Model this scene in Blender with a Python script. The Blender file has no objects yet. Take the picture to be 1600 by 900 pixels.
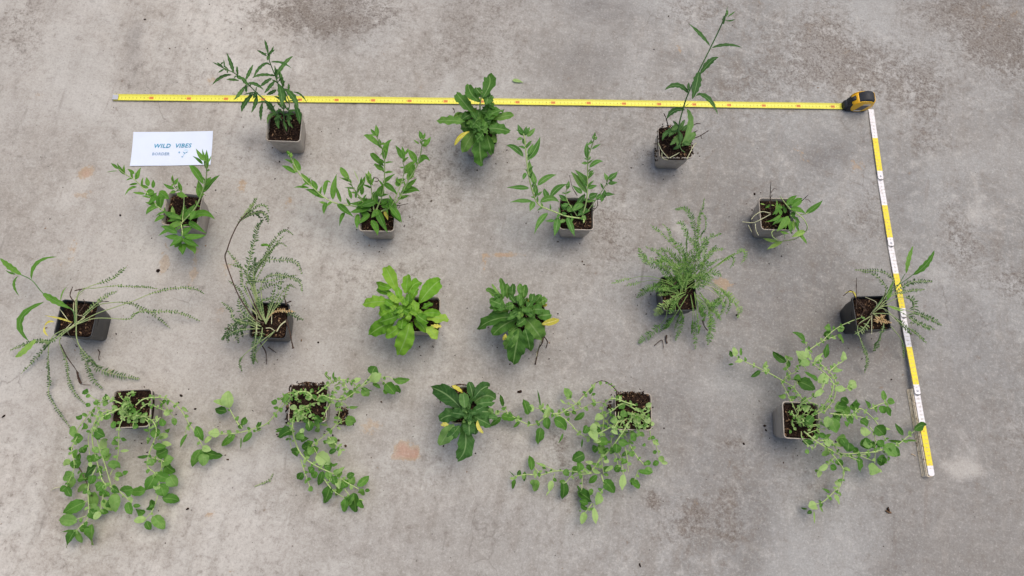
import bpy, bmesh, math, random
import numpy as np
from mathutils import Vector, Matrix, noise

random.seed(11)
S = bpy.context.scene
COL = S.collection

# ------------------------------------------------------------------ camera
F_PX, TILT, ROLL, CAM_H = 1170.3, 0.274662, 0.172233, 1.8758      # focal length in pixels of a 1600 wide frame
RW = Matrix.Rotation(TILT, 3, 'X') @ Matrix.Rotation(ROLL, 3, 'Z')
cam_d = bpy.data.cameras.new('camera')
cam = bpy.data.objects.new('camera', cam_d)
COL.objects.link(cam)
cam_d.sensor_width = 36.0
cam_d.lens = 36.0 * F_PX / 1600.0
cam_d.clip_start = 0.02
cam_d.clip_end = 200.0
cam.matrix_world = Matrix.Translation((0, 0, CAM_H)) @ RW.to_4x4()
S.camera = cam

# ------------------------------------------------------------------ sky, sun, exposure
SUN_EL, SUN_AZ = math.radians(72), math.radians(30)               # azimuth clockwise from +Y
w = bpy.data.worlds.new('World')
S.world = w
w.use_nodes = True
wn = w.node_tree
sky = wn.nodes.new('ShaderNodeTexSky')
sky.sky_type = 'NISHITA'
sky.sun_disc = False
sky.sun_elevation = SUN_EL
sky.sun_rotation = SUN_AZ
sky.dust_density = 4.0
sky.air_density = 1.0
wn.nodes['Background'].inputs['Strength'].default_value = 0.12
wn.links.new(sky.outputs[0], wn.nodes['Background'].inputs['Color'])
sd = bpy.data.lights.new('sun', 'SUN')
sd.energy = 1.5
sd.angle = math.radians(48)
sd.color = (1.0, 0.90, 0.75)
sun = bpy.data.objects.new('sun', sd)
COL.objects.link(sun)
sdir = Vector((math.sin(SUN_AZ) * math.cos(SUN_EL), math.cos(SUN_AZ) * math.cos(SUN_EL), math.sin(SUN_EL)))
sun.rotation_euler = sdir.to_track_quat('Z', 'Y').to_euler()
sun.location = (0, 0, 5)
S.view_settings.view_transform = 'Standard'
S.view_settings.look = 'None'
S.view_settings.exposure = 0.33
S.view_settings.gamma = 1.0
S.render.engine = 'CYCLES'

# ------------------------------------------------------------------ helpers
def ray(px, py):
    return RW @ Vector(((px - 800) / F_PX, (450 - py) / F_PX, -1.0))
def P(px, py, z=0.0):
    """point of the place seen at a photo pixel, at height z"""
    d = ray(px, py)
    t = -(CAM_H - z) / d.z
    return Vector((d.x * t, d.y * t, z))
def mpp(v):
    """metres per photo pixel at point v"""
    d = v - Vector((0, 0, CAM_H))
    return -(RW.transposed() @ d).z / F_PX

def nt(name):
    m = bpy.data.materials.new(name)
    m.use_nodes = True
    return m, m.node_tree.nodes, m.node_tree.links, m.node_tree.nodes['Principled BSDF']
def simple(name, col, rough=0.5, noise_amt=0.12, scale=60, bump=0.0, spec=0.4, dirt=None):
    m, N, L, b = nt(name)
    tc = N.new('ShaderNodeTexCoord')
    n = N.new('ShaderNodeTexNoise')
    n.inputs['Scale'].default_value = scale
    n.inputs['Detail'].default_value = 6
    L.new(tc.outputs['Object'], n.inputs['Vector'])
    r = N.new('ShaderNodeMapRange')
    r.inputs[1].default_value = .3
    r.inputs[2].default_value = .7
    L.new(n.outputs[0], r.inputs[0])
    mx = N.new('ShaderNodeMix')
    mx.data_type = 'RGBA'
    c1 = [c * (1 - noise_amt) for c in col] + [1]
    c2 = [min(1, c * (1 + noise_amt)) for c in col] + [1]
    if dirt: c1 = list(dirt) + [1]
    mx.inputs[6].default_value = c1
    mx.inputs[7].default_value = c2
    L.new(r.outputs[0], mx.inputs[0])
    L.new(mx.outputs[2], b.inputs['Base Color'])
    b.inputs['Roughness'].default_value = rough
    b.inputs['Specular IOR Level'].default_value = spec
    if bump:
        bp = N.new('ShaderNodeBump')
        bp.inputs['Strength'].default_value = bump
        bp.inputs['Distance'].default_value = 0.001
        L.new(n.outputs[0], bp.inputs['Height'])
        L.new(bp.outputs[0], b.inputs['Normal'])
    return m

def leaf_mat(name, dark, mid, pale, vein, trans=0.30, rough=0.58, under=.45):
    """leaf: tone attribute picks its place in dark-mid-pale, midrib and side veins lighter, underside paler"""
    m, N, L, b = nt(name)
    at = N.new('ShaderNodeAttribute'); at.attribute_name = 'tone'
    tc = N.new('ShaderNodeTexCoord')
    n = N.new('ShaderNodeTexNoise'); n.inputs['Scale'].default_value = 220; n.inputs['Detail'].default_value = 4
    L.new(tc.outputs['Object'], n.inputs['Vector'])
    sep = N.new('ShaderNodeSeparateColor'); L.new(at.outputs['Color'], sep.inputs[0])
    n.inputs['Scale'].default_value = 130
    ma = N.new('ShaderNodeMath'); ma.operation = 'MULTIPLY_ADD'
    ma.inputs[1].default_value = 0.34; 
    L.new(n.outputs[0], ma.inputs[0])
    ad = N.new('ShaderNodeMath'); ad.operation = 'SUBTRACT'; ad.inputs[1].default_value = 0.17
    L.new(sep.outputs[0], ad.inputs[0]); L.new(ad.outputs[0], ma.inputs[2])
    cr = N.new('ShaderNodeValToRGB')
    e = cr.color_ramp.elements
    e[0].position = 0.08; e[0].color = (*dark, 1)
    e[1].position = 0.92; e[1].color = (*pale, 1)
    q = e.new(0.45); q.color = (*mid, 1)
    L.new(ma.outputs[0], cr.inputs[0])
    uv = N.new('ShaderNodeUVMap'); uv.uv_map = 'uv'
    sx = N.new('ShaderNodeSeparateXYZ'); L.new(uv.outputs[0], sx.inputs[0])
    # |v - .5|
    s1 = N.new('ShaderNodeMath'); s1.operation = 'SUBTRACT'; s1.inputs[1].default_value = .5; L.new(sx.outputs[1], s1.inputs[0])
    s2 = N.new('ShaderNodeMath'); s2.operation = 'ABSOLUTE'; L.new(s1.outputs[0], s2.inputs[0])
    mr = N.new('ShaderNodeMapRange'); mr.inputs[1].default_value = .015; mr.inputs[2].default_value = .06
    mr.inputs[3].default_value = .8; mr.inputs[4].default_value = 0; L.new(s2.outputs[0], mr.inputs[0])
    # side veins: sin((u - |v|*.5)*k)
    k1 = N.new('ShaderNodeMath'); k1.operation = 'MULTIPLY_ADD'; k1.inputs[1].default_value = -.45
    L.new(s2.outputs[0], k1.inputs[0]); L.new(sx.outputs[0], k1.inputs[2])
    k2 = N.new('ShaderNodeMath'); k2.operation = 'MULTIPLY'; k2.inputs[1].default_value = 52; L.new(k1.outputs[0], k2.inputs[0])
    k3 = N.new('ShaderNodeMath'); k3.operation = 'SINE'; L.new(k2.outputs[0], k3.inputs[0])
    k4 = N.new('ShaderNodeMapRange'); k4.inputs[1].default_value = .6; k4.inputs[2].default_value = 1
    k4.inputs[3].default_value = 0; k4.inputs[4].default_value = .10; L.new(k3.outputs[0], k4.inputs[0])
    mxv = N.new('ShaderNodeMath'); mxv.operation = 'MAXIMUM'; L.new(mr.outputs[0], mxv.inputs[0]); L.new(k4.outputs[0], mxv.inputs[1])
    mv = N.new('ShaderNodeMix'); mv.data_type = 'RGBA'; mv.inputs[7].default_value = (*vein, 1)
    L.new(cr.outputs[0], mv.inputs[6])
    vs = N.new('ShaderNodeMath'); vs.operation = 'MULTIPLY'; L.new(mxv.outputs[0], vs.inputs[0]); L.new(sep.outputs[1], vs.inputs[1])
    L.new(vs.outputs[0], mv.inputs[0])
    geo = N.new('ShaderNodeNewGeometry')
    mb = N.new('ShaderNodeMix'); mb.data_type = 'RGBA'; mb.inputs[7].default_value = (*[p * .9 for p in pale], 1)
    fb = N.new('ShaderNodeMath'); fb.operation = 'MULTIPLY'; fb.inputs[1].default_value = under; L.new(geo.outputs['Backfacing'], fb.inputs[0])
    L.new(fb.outputs[0], mb.inputs[0]); L.new(mv.outputs[2], mb.inputs[6])
    L.new(mb.outputs[2], b.inputs['Base Color'])
    b.inputs['Roughness'].default_value = rough
    b.inputs['Specular IOR Level'].default_value = .22
    bp = N.new('ShaderNodeBump'); bp.inputs['Strength'].default_value = .5; bp.inputs['Distance'].default_value = .0008
    hs = N.new('ShaderNodeMath'); hs.operation = 'SUBTRACT'; L.new(n.outputs[0], hs.inputs[0]); L.new(mxv.outputs[0], hs.inputs[1])
    L.new(hs.outputs[0], bp.inputs['Height']); L.new(bp.outputs[0], b.inputs['Normal'])
    tr = N.new('ShaderNodeBsdfTranslucent')
    tm = N.new('ShaderNodeMix'); tm.data_type = 'RGBA'; tm.blend_type = 'MULTIPLY'; tm.inputs[0].default_value = 1
    tm.inputs[7].default_value = (1.5, 1.35, .5, 1); L.new(mb.outputs[2], tm.inputs[6]); L.new(tm.outputs[2], tr.inputs[0])
    ms = N.new('ShaderNodeMixShader'); ms.inputs[0].default_value = trans
    L.new(b.outputs[0], ms.inputs[1]); L.new(tr.outputs[0], ms.inputs[2])
    L.new(ms.outputs[0], N['Material Output'].inputs['Surface'])
    return m

FROND_FINE = leaf_mat('leaf_fine_feathery', (.035,.105,.018), (.095,.225,.036), (.36,.50,.17), (.30,.40,.18), trans=.2, under=.12)
PAL = {

 'dark':   leaf_mat('leaf_dark',   (.022,.070,.017), (.044,.130,.028), (.17,.32,.09), (.20,.34,.14)),
 'mid':    leaf_mat('leaf_green',  (.036,.118,.013), (.092,.245,.028), (.29,.46,.11), (.17,.33,.10)),
 'veined': leaf_mat('leaf_veined', (.034,.110,.020), (.075,.210,.036), (.24,.41,.11), (.28,.44,.20)),
 'bright': leaf_mat('leaf_bright', (.055,.170,.012), (.140,.340,.022), (.34,.52,.08), (.26,.44,.12)),
 'mint':   leaf_mat('leaf_round',  (.034,.112,.014), (.094,.245,.034), (.36,.52,.20), (.24,.40,.12)),
 'clump':  leaf_mat('leaf_clump',  (.030,.098,.014), (.078,.205,.032), (.22,.38,.09), (.24,.38,.14)),
 'clumpd': leaf_mat('leaf_clump_dark',  (.026,.086,.017), (.062,.168,.036), (.19,.34,.10), (.24,.38,.16)),
}
FROND = leaf_mat('leaf_feathery', (.045,.090,.032), (.085,.165,.052), (.36,.45,.20), (.30,.40,.18), trans=.2, under=.12)
YELLOW = leaf_mat('leaf_withered', (.32,.30,.05), (.62,.56,.07), (.72,.68,.20), (.80,.74,.35))
TAN = leaf_mat('leaf_dried', (.22,.12,.06), (.42,.27,.12), (.6,.45,.25), (.6,.5,.3))
STEM = simple('stem_green', (.36,.47,.17), .5, .2, 90)
STEM_PALE = simple('stem_pale', (.50,.50,.30), .6, .2, 90)
STEM_BROWN = simple('stem_brown', (.085,.052,.035), .6, .35, 120)
STEM_DARKG = simple('stem_dark_green', (.10,.20,.06), .5, .25, 90)
TWIG = simple('dead_twig', (.060,.036,.024), .85, .5, 200)

class MB:
    """collects faces of one mesh object"""
    def __init__(s): s.v = []; s.f = []; s.uv = []; s.t = []; s.mi = []
    def add(s, verts, faces, uvs=None, tone=(.4, 1, 0), mi=0):
        o = len(s.v)
        s.v += [tuple(v) for v in verts]
        s.t += [tone] * len(verts)
        s.uv += uvs if uvs else [(.5, .2)] * len(verts)
        s.f += [tuple(i + o for i in f) for f in faces]
        s.mi += [mi] * len(faces)
    def build(s, name, mats, parent=None, smooth=True, flat_attr=True):
        me = bpy.data.meshes.new(name)
        off = parent_off(parent)
        me.from_pydata([(v[0] - off[0], v[1] - off[1], v[2] - off[2]) for v in s.v], [], s.f)
        for m in (mats if isinstance(mats, (list, tuple)) else [mats]): me.materials.append(m)
        if s.f:
            me.polygons.foreach_set('material_index', s.mi)
            me.polygons.foreach_set('use_smooth', [smooth] * len(s.f))
            u = me.uv_layers.new(name='uv')
            li = np.empty(len(me.loops), dtype=np.int32)
            me.loops.foreach_get('vertex_index', li)
            u.data.foreach_set('uv', np.array(s.uv, dtype=np.float32)[li].ravel())
            a = me.color_attributes.new('tone', 'FLOAT_COLOR', 'POINT')
            c = np.ones((len(s.v), 4), dtype=np.float32)
            c[:, :3] = s.t
            a.data.foreach_set('color', c.ravel())
        me.update()
        o = bpy.data.objects.new(name, me)
        COL.objects.link(o)
        if parent: o.parent = parent
        return o
def parent_off(p):
    o = Vector((0, 0, 0))
    while p:
        o += p.location
        p = p.parent
    return o
def thing(name, loc, label, cat, group=None):
    o = bpy.data.objects.new(name, None)
    o.empty_display_size = .03
    o.location = loc
    COL.objects.link(o)
    return tag(o, label, cat, group)
def tag(o, label=None, cat=None, group=None, kind=None):
    if label: o['label'] = label
    if cat: o['category'] = cat
    if group: o['group'] = group
    if kind: o['kind'] = kind
    return o

def spline(pts, n):
    """Catmull-Rom through pts, n samples per span"""
    if len(pts) == 2:
        return [pts[0].lerp(pts[1], i / n) for i in range(n + 1)]
    q = [pts[0] * 2 - pts[1]] + list(pts) + [pts[-1] * 2 - pts[-2]]
    out = []
    for i in range(1, len(q) - 2):
        a, b, c, d = q[i - 1], q[i], q[i + 1], q[i + 2]
        for k in range(n):
            t = k / n
            out.append(.5 * ((2 * b) + (c - a) * t + (2 * a - 5 * b + 4 * c - d) * t * t + (3 * b - a - 3 * c + d) * t ** 3))
    out.append(pts[-1].copy())
    return out
def tube(mb, pts, r0, r1, sides=6, tone=(.5, 0, 0), knobs=0.0, mi=0):
    V = []; Fc = []
    n = len(pts)
    prev = None
    for i, p in enumerate(pts):
        d = (pts[min(i + 1, n - 1)] - pts[max(i - 1, 0)])
        if d.length < 1e-9: d = Vector((0, 0, 1))
        d.normalize()
        if prev is None:
            s = d.cross(Vector((0, 0, 1)))
            if s.length < .1: s = d.cross(Vector((1, 0, 0)))
        else:
            s = prev - d * prev.dot(d)
        s.normalize(); prev = s
        u = s.cross(d)
        r = r0 + (r1 - r0) * i / max(1, n - 1)
        if knobs: r *= 1 + knobs * random.uniform(-1, 1)
        for k in range(sides):
            a = 2 * math.pi * k / sides
            V.append(p + (s * math.cos(a) + u * math.sin(a)) * r)
    for i in range(n - 1):
        for k in range(sides):
            k2 = (k + 1) % sides
            Fc.append((i * sides + k, i * sides + k2, (i + 1) * sides + k2, (i + 1) * sides + k))
    Fc.append(tuple(range(sides))); Fc.append(tuple((n - 1) * sides + k for k in reversed(range(sides))))
    mb.add(V, Fc, tone=tone, mi=mi)

# ------------------------------------------------------------------ pots: position register keeps plants from passing through them
POT_H, POT_A, POT_B = .095, .0445, .0335
pots = []
def clear_z(v):
    z = .0025
    for c, u, n in pots:
        d = Vector((v.x - c.x, v.y - c.y))
        a, b = abs(d.dot(u)), abs(d.dot(n))
        if a < POT_A + .006 and b < POT_A + .006: z = max(z, POT_H + .002)
    return z
def PS(px, py, z):
    v = P(px, py, z)
    for _ in range(3):
        zm = clear_z(v)
        if v.z >= zm - 1e-6: break
        v = P(px, py, zm)
    return v
def rr(a, rad, n=5):
    """rounded square outline"""
    out = []
    for q, (sx, sy) in enumerate(((1, 1), (-1, 1), (-1, -1), (1, -1))):
        for k in range(n + 1):
            t = math.pi / 2 * (q + k / n)
            out.append((sx * (a - rad) + rad * math.cos(t), sy * (a - rad) + rad * math.sin(t)))
    return out
def pot_mesh():
    mb = MB()
    rings = [(POT_B - .004, .010, .0), (POT_B, .010, .0025), (POT_B + .006, .010, .045), (POT_A - .0035, .009, POT_H - .012), (POT_A - .0032, .009, POT_H - .009),
             (POT_A - .0004, .009, POT_H - .008), (POT_A, .009, POT_H - .0006), (POT_A - .0006, .009, POT_H), (POT_A - .0020, .008, POT_H), (POT_A - .0026, .008, POT_H - .001), (POT_A - .0045, .008, POT_H - .016), (POT_B + .004, .010, .04)]
    V = []; Fc = []
    for a, r, z in rings:
        V += [(x, y, z) for x, y in rr(a, r)]
    m = len(rr(1, .1))
    for i in range(len(rings) - 1):
        for k in range(m):
            k2 = (k + 1) % m
            Fc.append((i * m + k, i * m + k2, (i + 1) * m + k2, (i + 1) * m + k))
    Fc.append(tuple(reversed(range(m))))
    mb.add(V, Fc)
    # small moulded rib round the lower wall
    return mb
def pot_mat(name, col, dirtc):
    m, N, L, b = nt(name)
    tc = N.new('ShaderNodeTexCoord')
    n = N.new('ShaderNodeTexNoise'); n.inputs['Scale'].default_value = 45; n.inputs['Detail'].default_value = 7; n.inputs['Roughness'].default_value = .65
    L.new(tc.outputs['Object'], n.inputs['Vector'])
    cr = N.new('ShaderNodeValToRGB'); e = cr.color_ramp.elements
    e[0].position = .36; e[0].color = (*dirtc, 1); e[1].position = .5; e[1].color = (*col, 1)
    L.new(n.outputs[0], cr.inputs[0]); L.new(cr.outputs[0], b.inputs['Base Color'])
    b.inputs['Roughness'].default_value = .42
    return m
POT_TAUPE = pot_mat('taupe_plastic', (.36,.318,.27), (.27,.23,.185))
POT_BLACK = pot_mat('black_plastic', (.016,.019,.022), (.032,.030,.028))

def soil_mat():
    m, N, L, b = nt('potting_soil')
    tc = N.new('ShaderNodeTexCoord')
    n = N.new('ShaderNodeTexNoise'); n.inputs['Scale'].default_value = 260; n.inputs['Detail'].default_value = 8; n.inputs['Roughness'].default_value = .7
    v = N.new('ShaderNodeTexVoronoi'); v.inputs['Scale'].default_value = 420
    L.new(tc.outputs['Object'], n.inputs['Vector']); L.new(tc.outputs['Object'], v.inputs['Vector'])
    cr = N.new('ShaderNodeValToRGB'); e = cr.color_ramp.elements
    e[0].position = .35; e[0].color = (.008, .005, .004, 1); e[1].position = .80; e[1].color = (.11, .062, .040, 1)
    q = e.new(.55); q.color = (.026, .015, .011, 1)
    L.new(n.outputs[0], cr.inputs[0])
    at = N.new('ShaderNodeAttribute'); at.attribute_name = 'tone'
    sc = N.new('ShaderNodeSeparateColor'); L.new(at.outputs['Color'], sc.inputs[0])
    mx = N.new('ShaderNodeMix'); mx.data_type = 'RGBA'; mx.inputs[7].default_value = (.34, .21, .12, 1)
    L.new(sc.outputs[2], mx.inputs[0]); L.new(cr.outputs[0], mx.inputs[6]); L.new(mx.outputs[2], b.inputs['Base Color'])
    b.inputs['Roughness'].default_value = .9; b.inputs['Specular IOR Level'].default_value = .08
    bp = N.new('ShaderNodeBump'); bp.inputs['Strength'].default_value = 1; bp.inputs['Distance'].default_value = .0015
    L.new(v.outputs['Distance'], bp.inputs['Height']); L.new(bp.outputs[0], b.inputs['Normal'])
    return m
SOIL = soil_mat()
def crumb(mb, c, r, tan=False):
    """an irregular clod or bark chip"""
    t = (1 + 5 ** .5) / 2
    base = [(-1, t, 0), (1, t, 0), (-1, -t, 0), (1, -t, 0), (0, -1, t), (0, 1, t), (0, -1, -t), (0, 1, -t), (t, 0, -1), (t, 0, 1), (-t, 0, -1), (-t, 0, 1)]
    fs = [(0,11,5),(0,5,1),(0,1,7),(0,7,10),(0,10,11),(1,5,9),(5,11,4),(11,10,2),(10,7,6),(7,1,8),(3,9,4),(3,4,2),(3,2,6),(3,6,8),(3,8,9),(4,9,5),(2,4,11),(6,2,10),(8,6,7),(9,8,1)]
    rot = Matrix.Rotation(random.uniform(0, 6.28), 3, 'Z') @ Matrix.Rotation(random.uniform(-.5, .5), 3, 'X')
    st = Vector((random.uniform(.8, 2.6 if tan else 1.5), random.uniform(.5, 1), random.uniform(.4, .9)))
    V = [c + rot @ (Vector([a * b for a, b in zip(v, st)]) * (r / 1.9) * random.uniform(.7, 1.25)) for v in base]
    mb.add(V, fs, tone=(.4, 0, (random.uniform(.4, 1) if tan else random.choice((0, 0, 0, .15)))))
def make_soil(parent, loc, u, n, level, over, seed, spill=None):
    """rough soil surface inside the rim plus clods; over > 0 heaps it above the rim"""
    random.seed(seed)
    mb = MB()
    K = 36
    A = POT_A - .0030 - (.0006 if over <= 0 else -.003)
    V = []; Fc = []
    for j in range(K + 1):
        for i in range(K + 1):
            a, b = (i / K * 2 - 1), (j / K * 2 - 1)
            # squircle mapping keeps the corners round
            x = a * A * (1 - .10 * b * b * a * a); y = b * A * (1 - .10 * a * a * b * b)
            h = noise.fractal(Vector((x * 55 + seed * 7, y * 55, 0)), 1, 2, 4) * .0035 + noise.noise(Vector((x * 260, y * 260, seed))) * .0016
            e = max(abs(a), abs(b))
            z = level + h + over * (1 - e ** 4)
            if e > .999: z = level - .012
            V.append(loc + u * x + n * y + Vector((0, 0, z)))
    for j in range(K):
        for i in range(K):
            o = j * (K + 1) + i
            Fc.append((o, o + 1, o + K + 2, o + K + 1))
    mb.add(V, Fc, tone=(.4, 0, 0))
    for k in range(420):
        a, b = random.uniform(-.94, .94), random.uniform(-.94, .94)
        crumb(mb, loc + u * a * A + n * b * A + Vector((0, 0, level + over * (1 - max(abs(a), abs(b)) ** 4) + .0012)), random.uniform(.0008, .0026), random.random() < .10)
    for k in range(70):   # fibres
        a, b = random.uniform(-.9, .9), random.uniform(-.9, .9)
        c = loc + u * a * A + n * b * A + Vector((0, 0, level + over * .6 + .003))
        d = Vector((random.uniform(-1, 1), random.uniform(-1, 1), random.uniform(-.2, .4))).normalized() * random.uniform(.003, .008)
        tube(mb, [c, c + d * .5 + Vector((0, 0, .001)), c + d], .0003, .0002, 3, tone=(.4, 0, random.choice((0, .3, .8))))
    if spill:
        for (sa, sb, sz, ex, ey, num, big) in spill:
            for k in range(num):
                c = loc + u * (sa + max(-2, min(1.6, random.gauss(0, 1))) * ex * .8) + n * (sb + max(-1.6, min(1.6, random.gauss(0, 1))) * ey) + Vector((0, 0, max(.0015, sz + random.gauss(0, .003))))
                crumb(mb, c, random.uniform(.001, big), random.random() < .12)
    return mb.build('soil', SOIL, parent)

# ------------------------------------------------------------------ leaves
def prof(kind, u):
    if kind == 'lance': return (u ** .7) * ((1 - u) ** 1.15) * 3.4
    if kind == 'serr': return (u ** .8) * ((1 - u) ** 1.0) * 3.44
    if kind == 'ovate': return min(1, (max(u - .04, 0) ** .55) * ((1 - u) ** .82) * 2.62)
    if kind == 'obov': return (.10 + .92 * (u ** .9) * ((1 - u) ** .76) * 3.05) if u < .999 else 0.04
    return 1
def leaf(mb, b, m, t, width, kind, tone, vein=1.0, roll=None, fold=None):
    """one leaf as a folded, curling, wavy blade from base b over m to tip t"""
    L0 = (m - b).length + (t - m).length
    N = 13 if kind == 'obov' else (10 if width > .009 or L0 > .04 else 7)
    ctrl = m * 2 - (b + t) * .5
    rows = []
    roll = random.uniform(-.35, .35) if roll is None else roll
    fold = random.uniform(*{'ovate': (.10, .60), 'obov': (.08, .42)}.get(kind, (.10, .45))) if fold is None else fold
    wav = random.uniform(0, 6.28)
    nw = random.uniform(2.0, 3.6) if kind == 'obov' else random.uniform(1, 2)
    wamp = {'obov': .13, 'serr': .05, 'lance': .05, 'ovate': .07}[kind]
    vs = (-1, -.6, 0, .6, 1)
    V = []; UV = []; Fc = []
    jag = 0
    droop = random.uniform(-.1, .25)
    for i in range(N + 1):
        u = i / N
        c = b * (1 - u) ** 2 + ctrl * 2 * u * (1 - u) + t * u * u
        d = ((ctrl - b) * (1 - u) + (t - ctrl) * u)
        if d.length < 1e-7: d = t - b
        d.normalize()
        s = Vector((d.y, -d.x, 0))
        if s.length < .05: s = Vector((1, 0, 0))
        s.normalize()
        up = s.cross(d); 
        if up.z < 0: up = -up
        a = roll * (.4 + .6 * u)
        s2 = s * math.cos(a) + up * math.sin(a)
        up2 = s2.cross(d)
        if up2.z < 0: up2 = -up2
        hw = width * .5 * max(.02, prof(kind, u))
        for v in vs:
            k = hw * v
            if abs(v) == 1 and 0 < i < N:
                if kind == 'serr': k *= 1 + (.16 if i % 2 else -.14)
                elif kind == 'ovate': k *= 1 + (.05 if i % 2 else -.04)
                elif kind == 'obov': k *= 1 + (.05 if (i + (v > 0)) % 2 else -.05) * random.uniform(.2, 1)
            z = abs(v) * hw * fold - droop * hw * v * v * .5
            z += abs(v) * width * wamp * math.sin(wav + u * nw * 6.28 + v * 1.3)
            p = c + s2 * k + up2 * z
            if p.z < .0012: p.z = .0012 + .0004 * abs(v)
            V.append(p); UV.append((u, .5 + v * .5))
    W = len(vs)
    for i in range(N):
        for k in range(W - 1):
            o = i * W + k
            Fc.append((o, o + 1, o + W + 1, o + W))
    mb.add(V, Fc, UV, (tone, vein, 0))
def frond(mb, pts, width, f0, tone, pale, lobes=True, step0=.0052):
    """feathery leaf: pale rachis with many pairs of narrow pinnae"""
    sp = spline(pts, 14)
    tube(mb, sp, .0012 if step0 > .005 else .0009, .0006 if step0 > .005 else .0004, 5, tone=(.92 if step0 > .005 else .66, 0, 0))
    cum = [0]
    for a, b in zip(sp, sp[1:]): cum.append(cum[-1] + (b - a).length)
    Lt = cum[-1]
    s = f0 * Lt
    step = step0 * random.uniform(.9, 1.15)
    i = 0
    while s < Lt:
        while i < len(cum) - 2 and cum[i + 1] < s: i += 1
        t = (s - cum[i]) / max(1e-9, cum[i + 1] - cum[i])
        c = sp[i].lerp(sp[i + 1], t)
        d = (sp[i + 1] - sp[i]).normalized()
        sd_ = Vector((d.y, -d.x, 0))
        if sd_.length < .1: sd_ = Vector((1, 0, 0))
        sd_.normalize()
        u = (s - f0 * Lt) / (Lt * (1 - f0))
        w_ = width * .5 * min(1, (u * 3.2 + .35)) * min(1, ((1 - u) * 2.6 + .30))
        for sg in (-1, 1):
            if random.random() < .09: continue
            ang = random.uniform(.2, .8)
            q = (sd_ * sg * math.cos(ang) + d * math.sin(ang) + Vector((0, 0, random.uniform(-.05, .45)))).normalized()
            wl = w_ * random.uniform(.6, 1.15)
            e = c + q * wl
            if e.z < .002: e.z = .002
            mid = c.lerp(e, .5) + Vector((0, 0, wl * .08))
            hw = (.00165 if step0 > .005 else .0012) * random.uniform(.8, 1.2)
            s3 = q.cross(Vector((0, 0, 1))); s3.normalize()
            tn = (min(1, max(0, tone + random.uniform(-.2, .22))), 0, 0)
            tw = Vector((0, 0, hw * random.uniform(-.8, .8)))
            mb.add([c - s3 * hw * .5, c + s3 * hw * .5, mid - s3 * hw - tw, mid + s3 * hw + tw, e], [(0, 1, 3, 2), (2, 3, 4)], tone=tn)
            if lobes and step0 < .005 and wl > .004:
                for kk in (.4, .68):
                    c2 = c.lerp(e, kk)
                    for s4 in (-1, 1):
                        q2 = (q * .75 + s3 * s4 * .75).normalized() * wl * .34
                        e2 = c2 + q2
                        if e2.z < .002: e2.z = .002
                        mb.add([c2 - q * .0006, c2 + q * .0006, e2], [(0, 1, 2)], tone=tn)
        s += step
        step = step0 * random.uniform(.85, 1.2)
    d = (sp[-1] - sp[-2]).normalized()
    # end pinna
    s3 = d.cross(Vector((0, 0, 1))).normalized() if abs(d.z) < .99 else Vector((1, 0, 0))
    e = sp[-1] + d * .003
    mb.add([sp[-1] - s3 * .0008, sp[-1] + s3 * .0008, e], [(0, 1, 2)], tone=(tone, .2, 0))

def resolve(zs, n):
    if len(zs) == 1: return [zs[0]] * n
    out = []
    for i in range(n):
        x = i / (n - 1) * (len(zs) - 1)
        k = min(int(x), len(zs) - 2)
        out.append(zs[k] + (zs[k + 1] - zs[k]) * (x - k))
    return out

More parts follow.
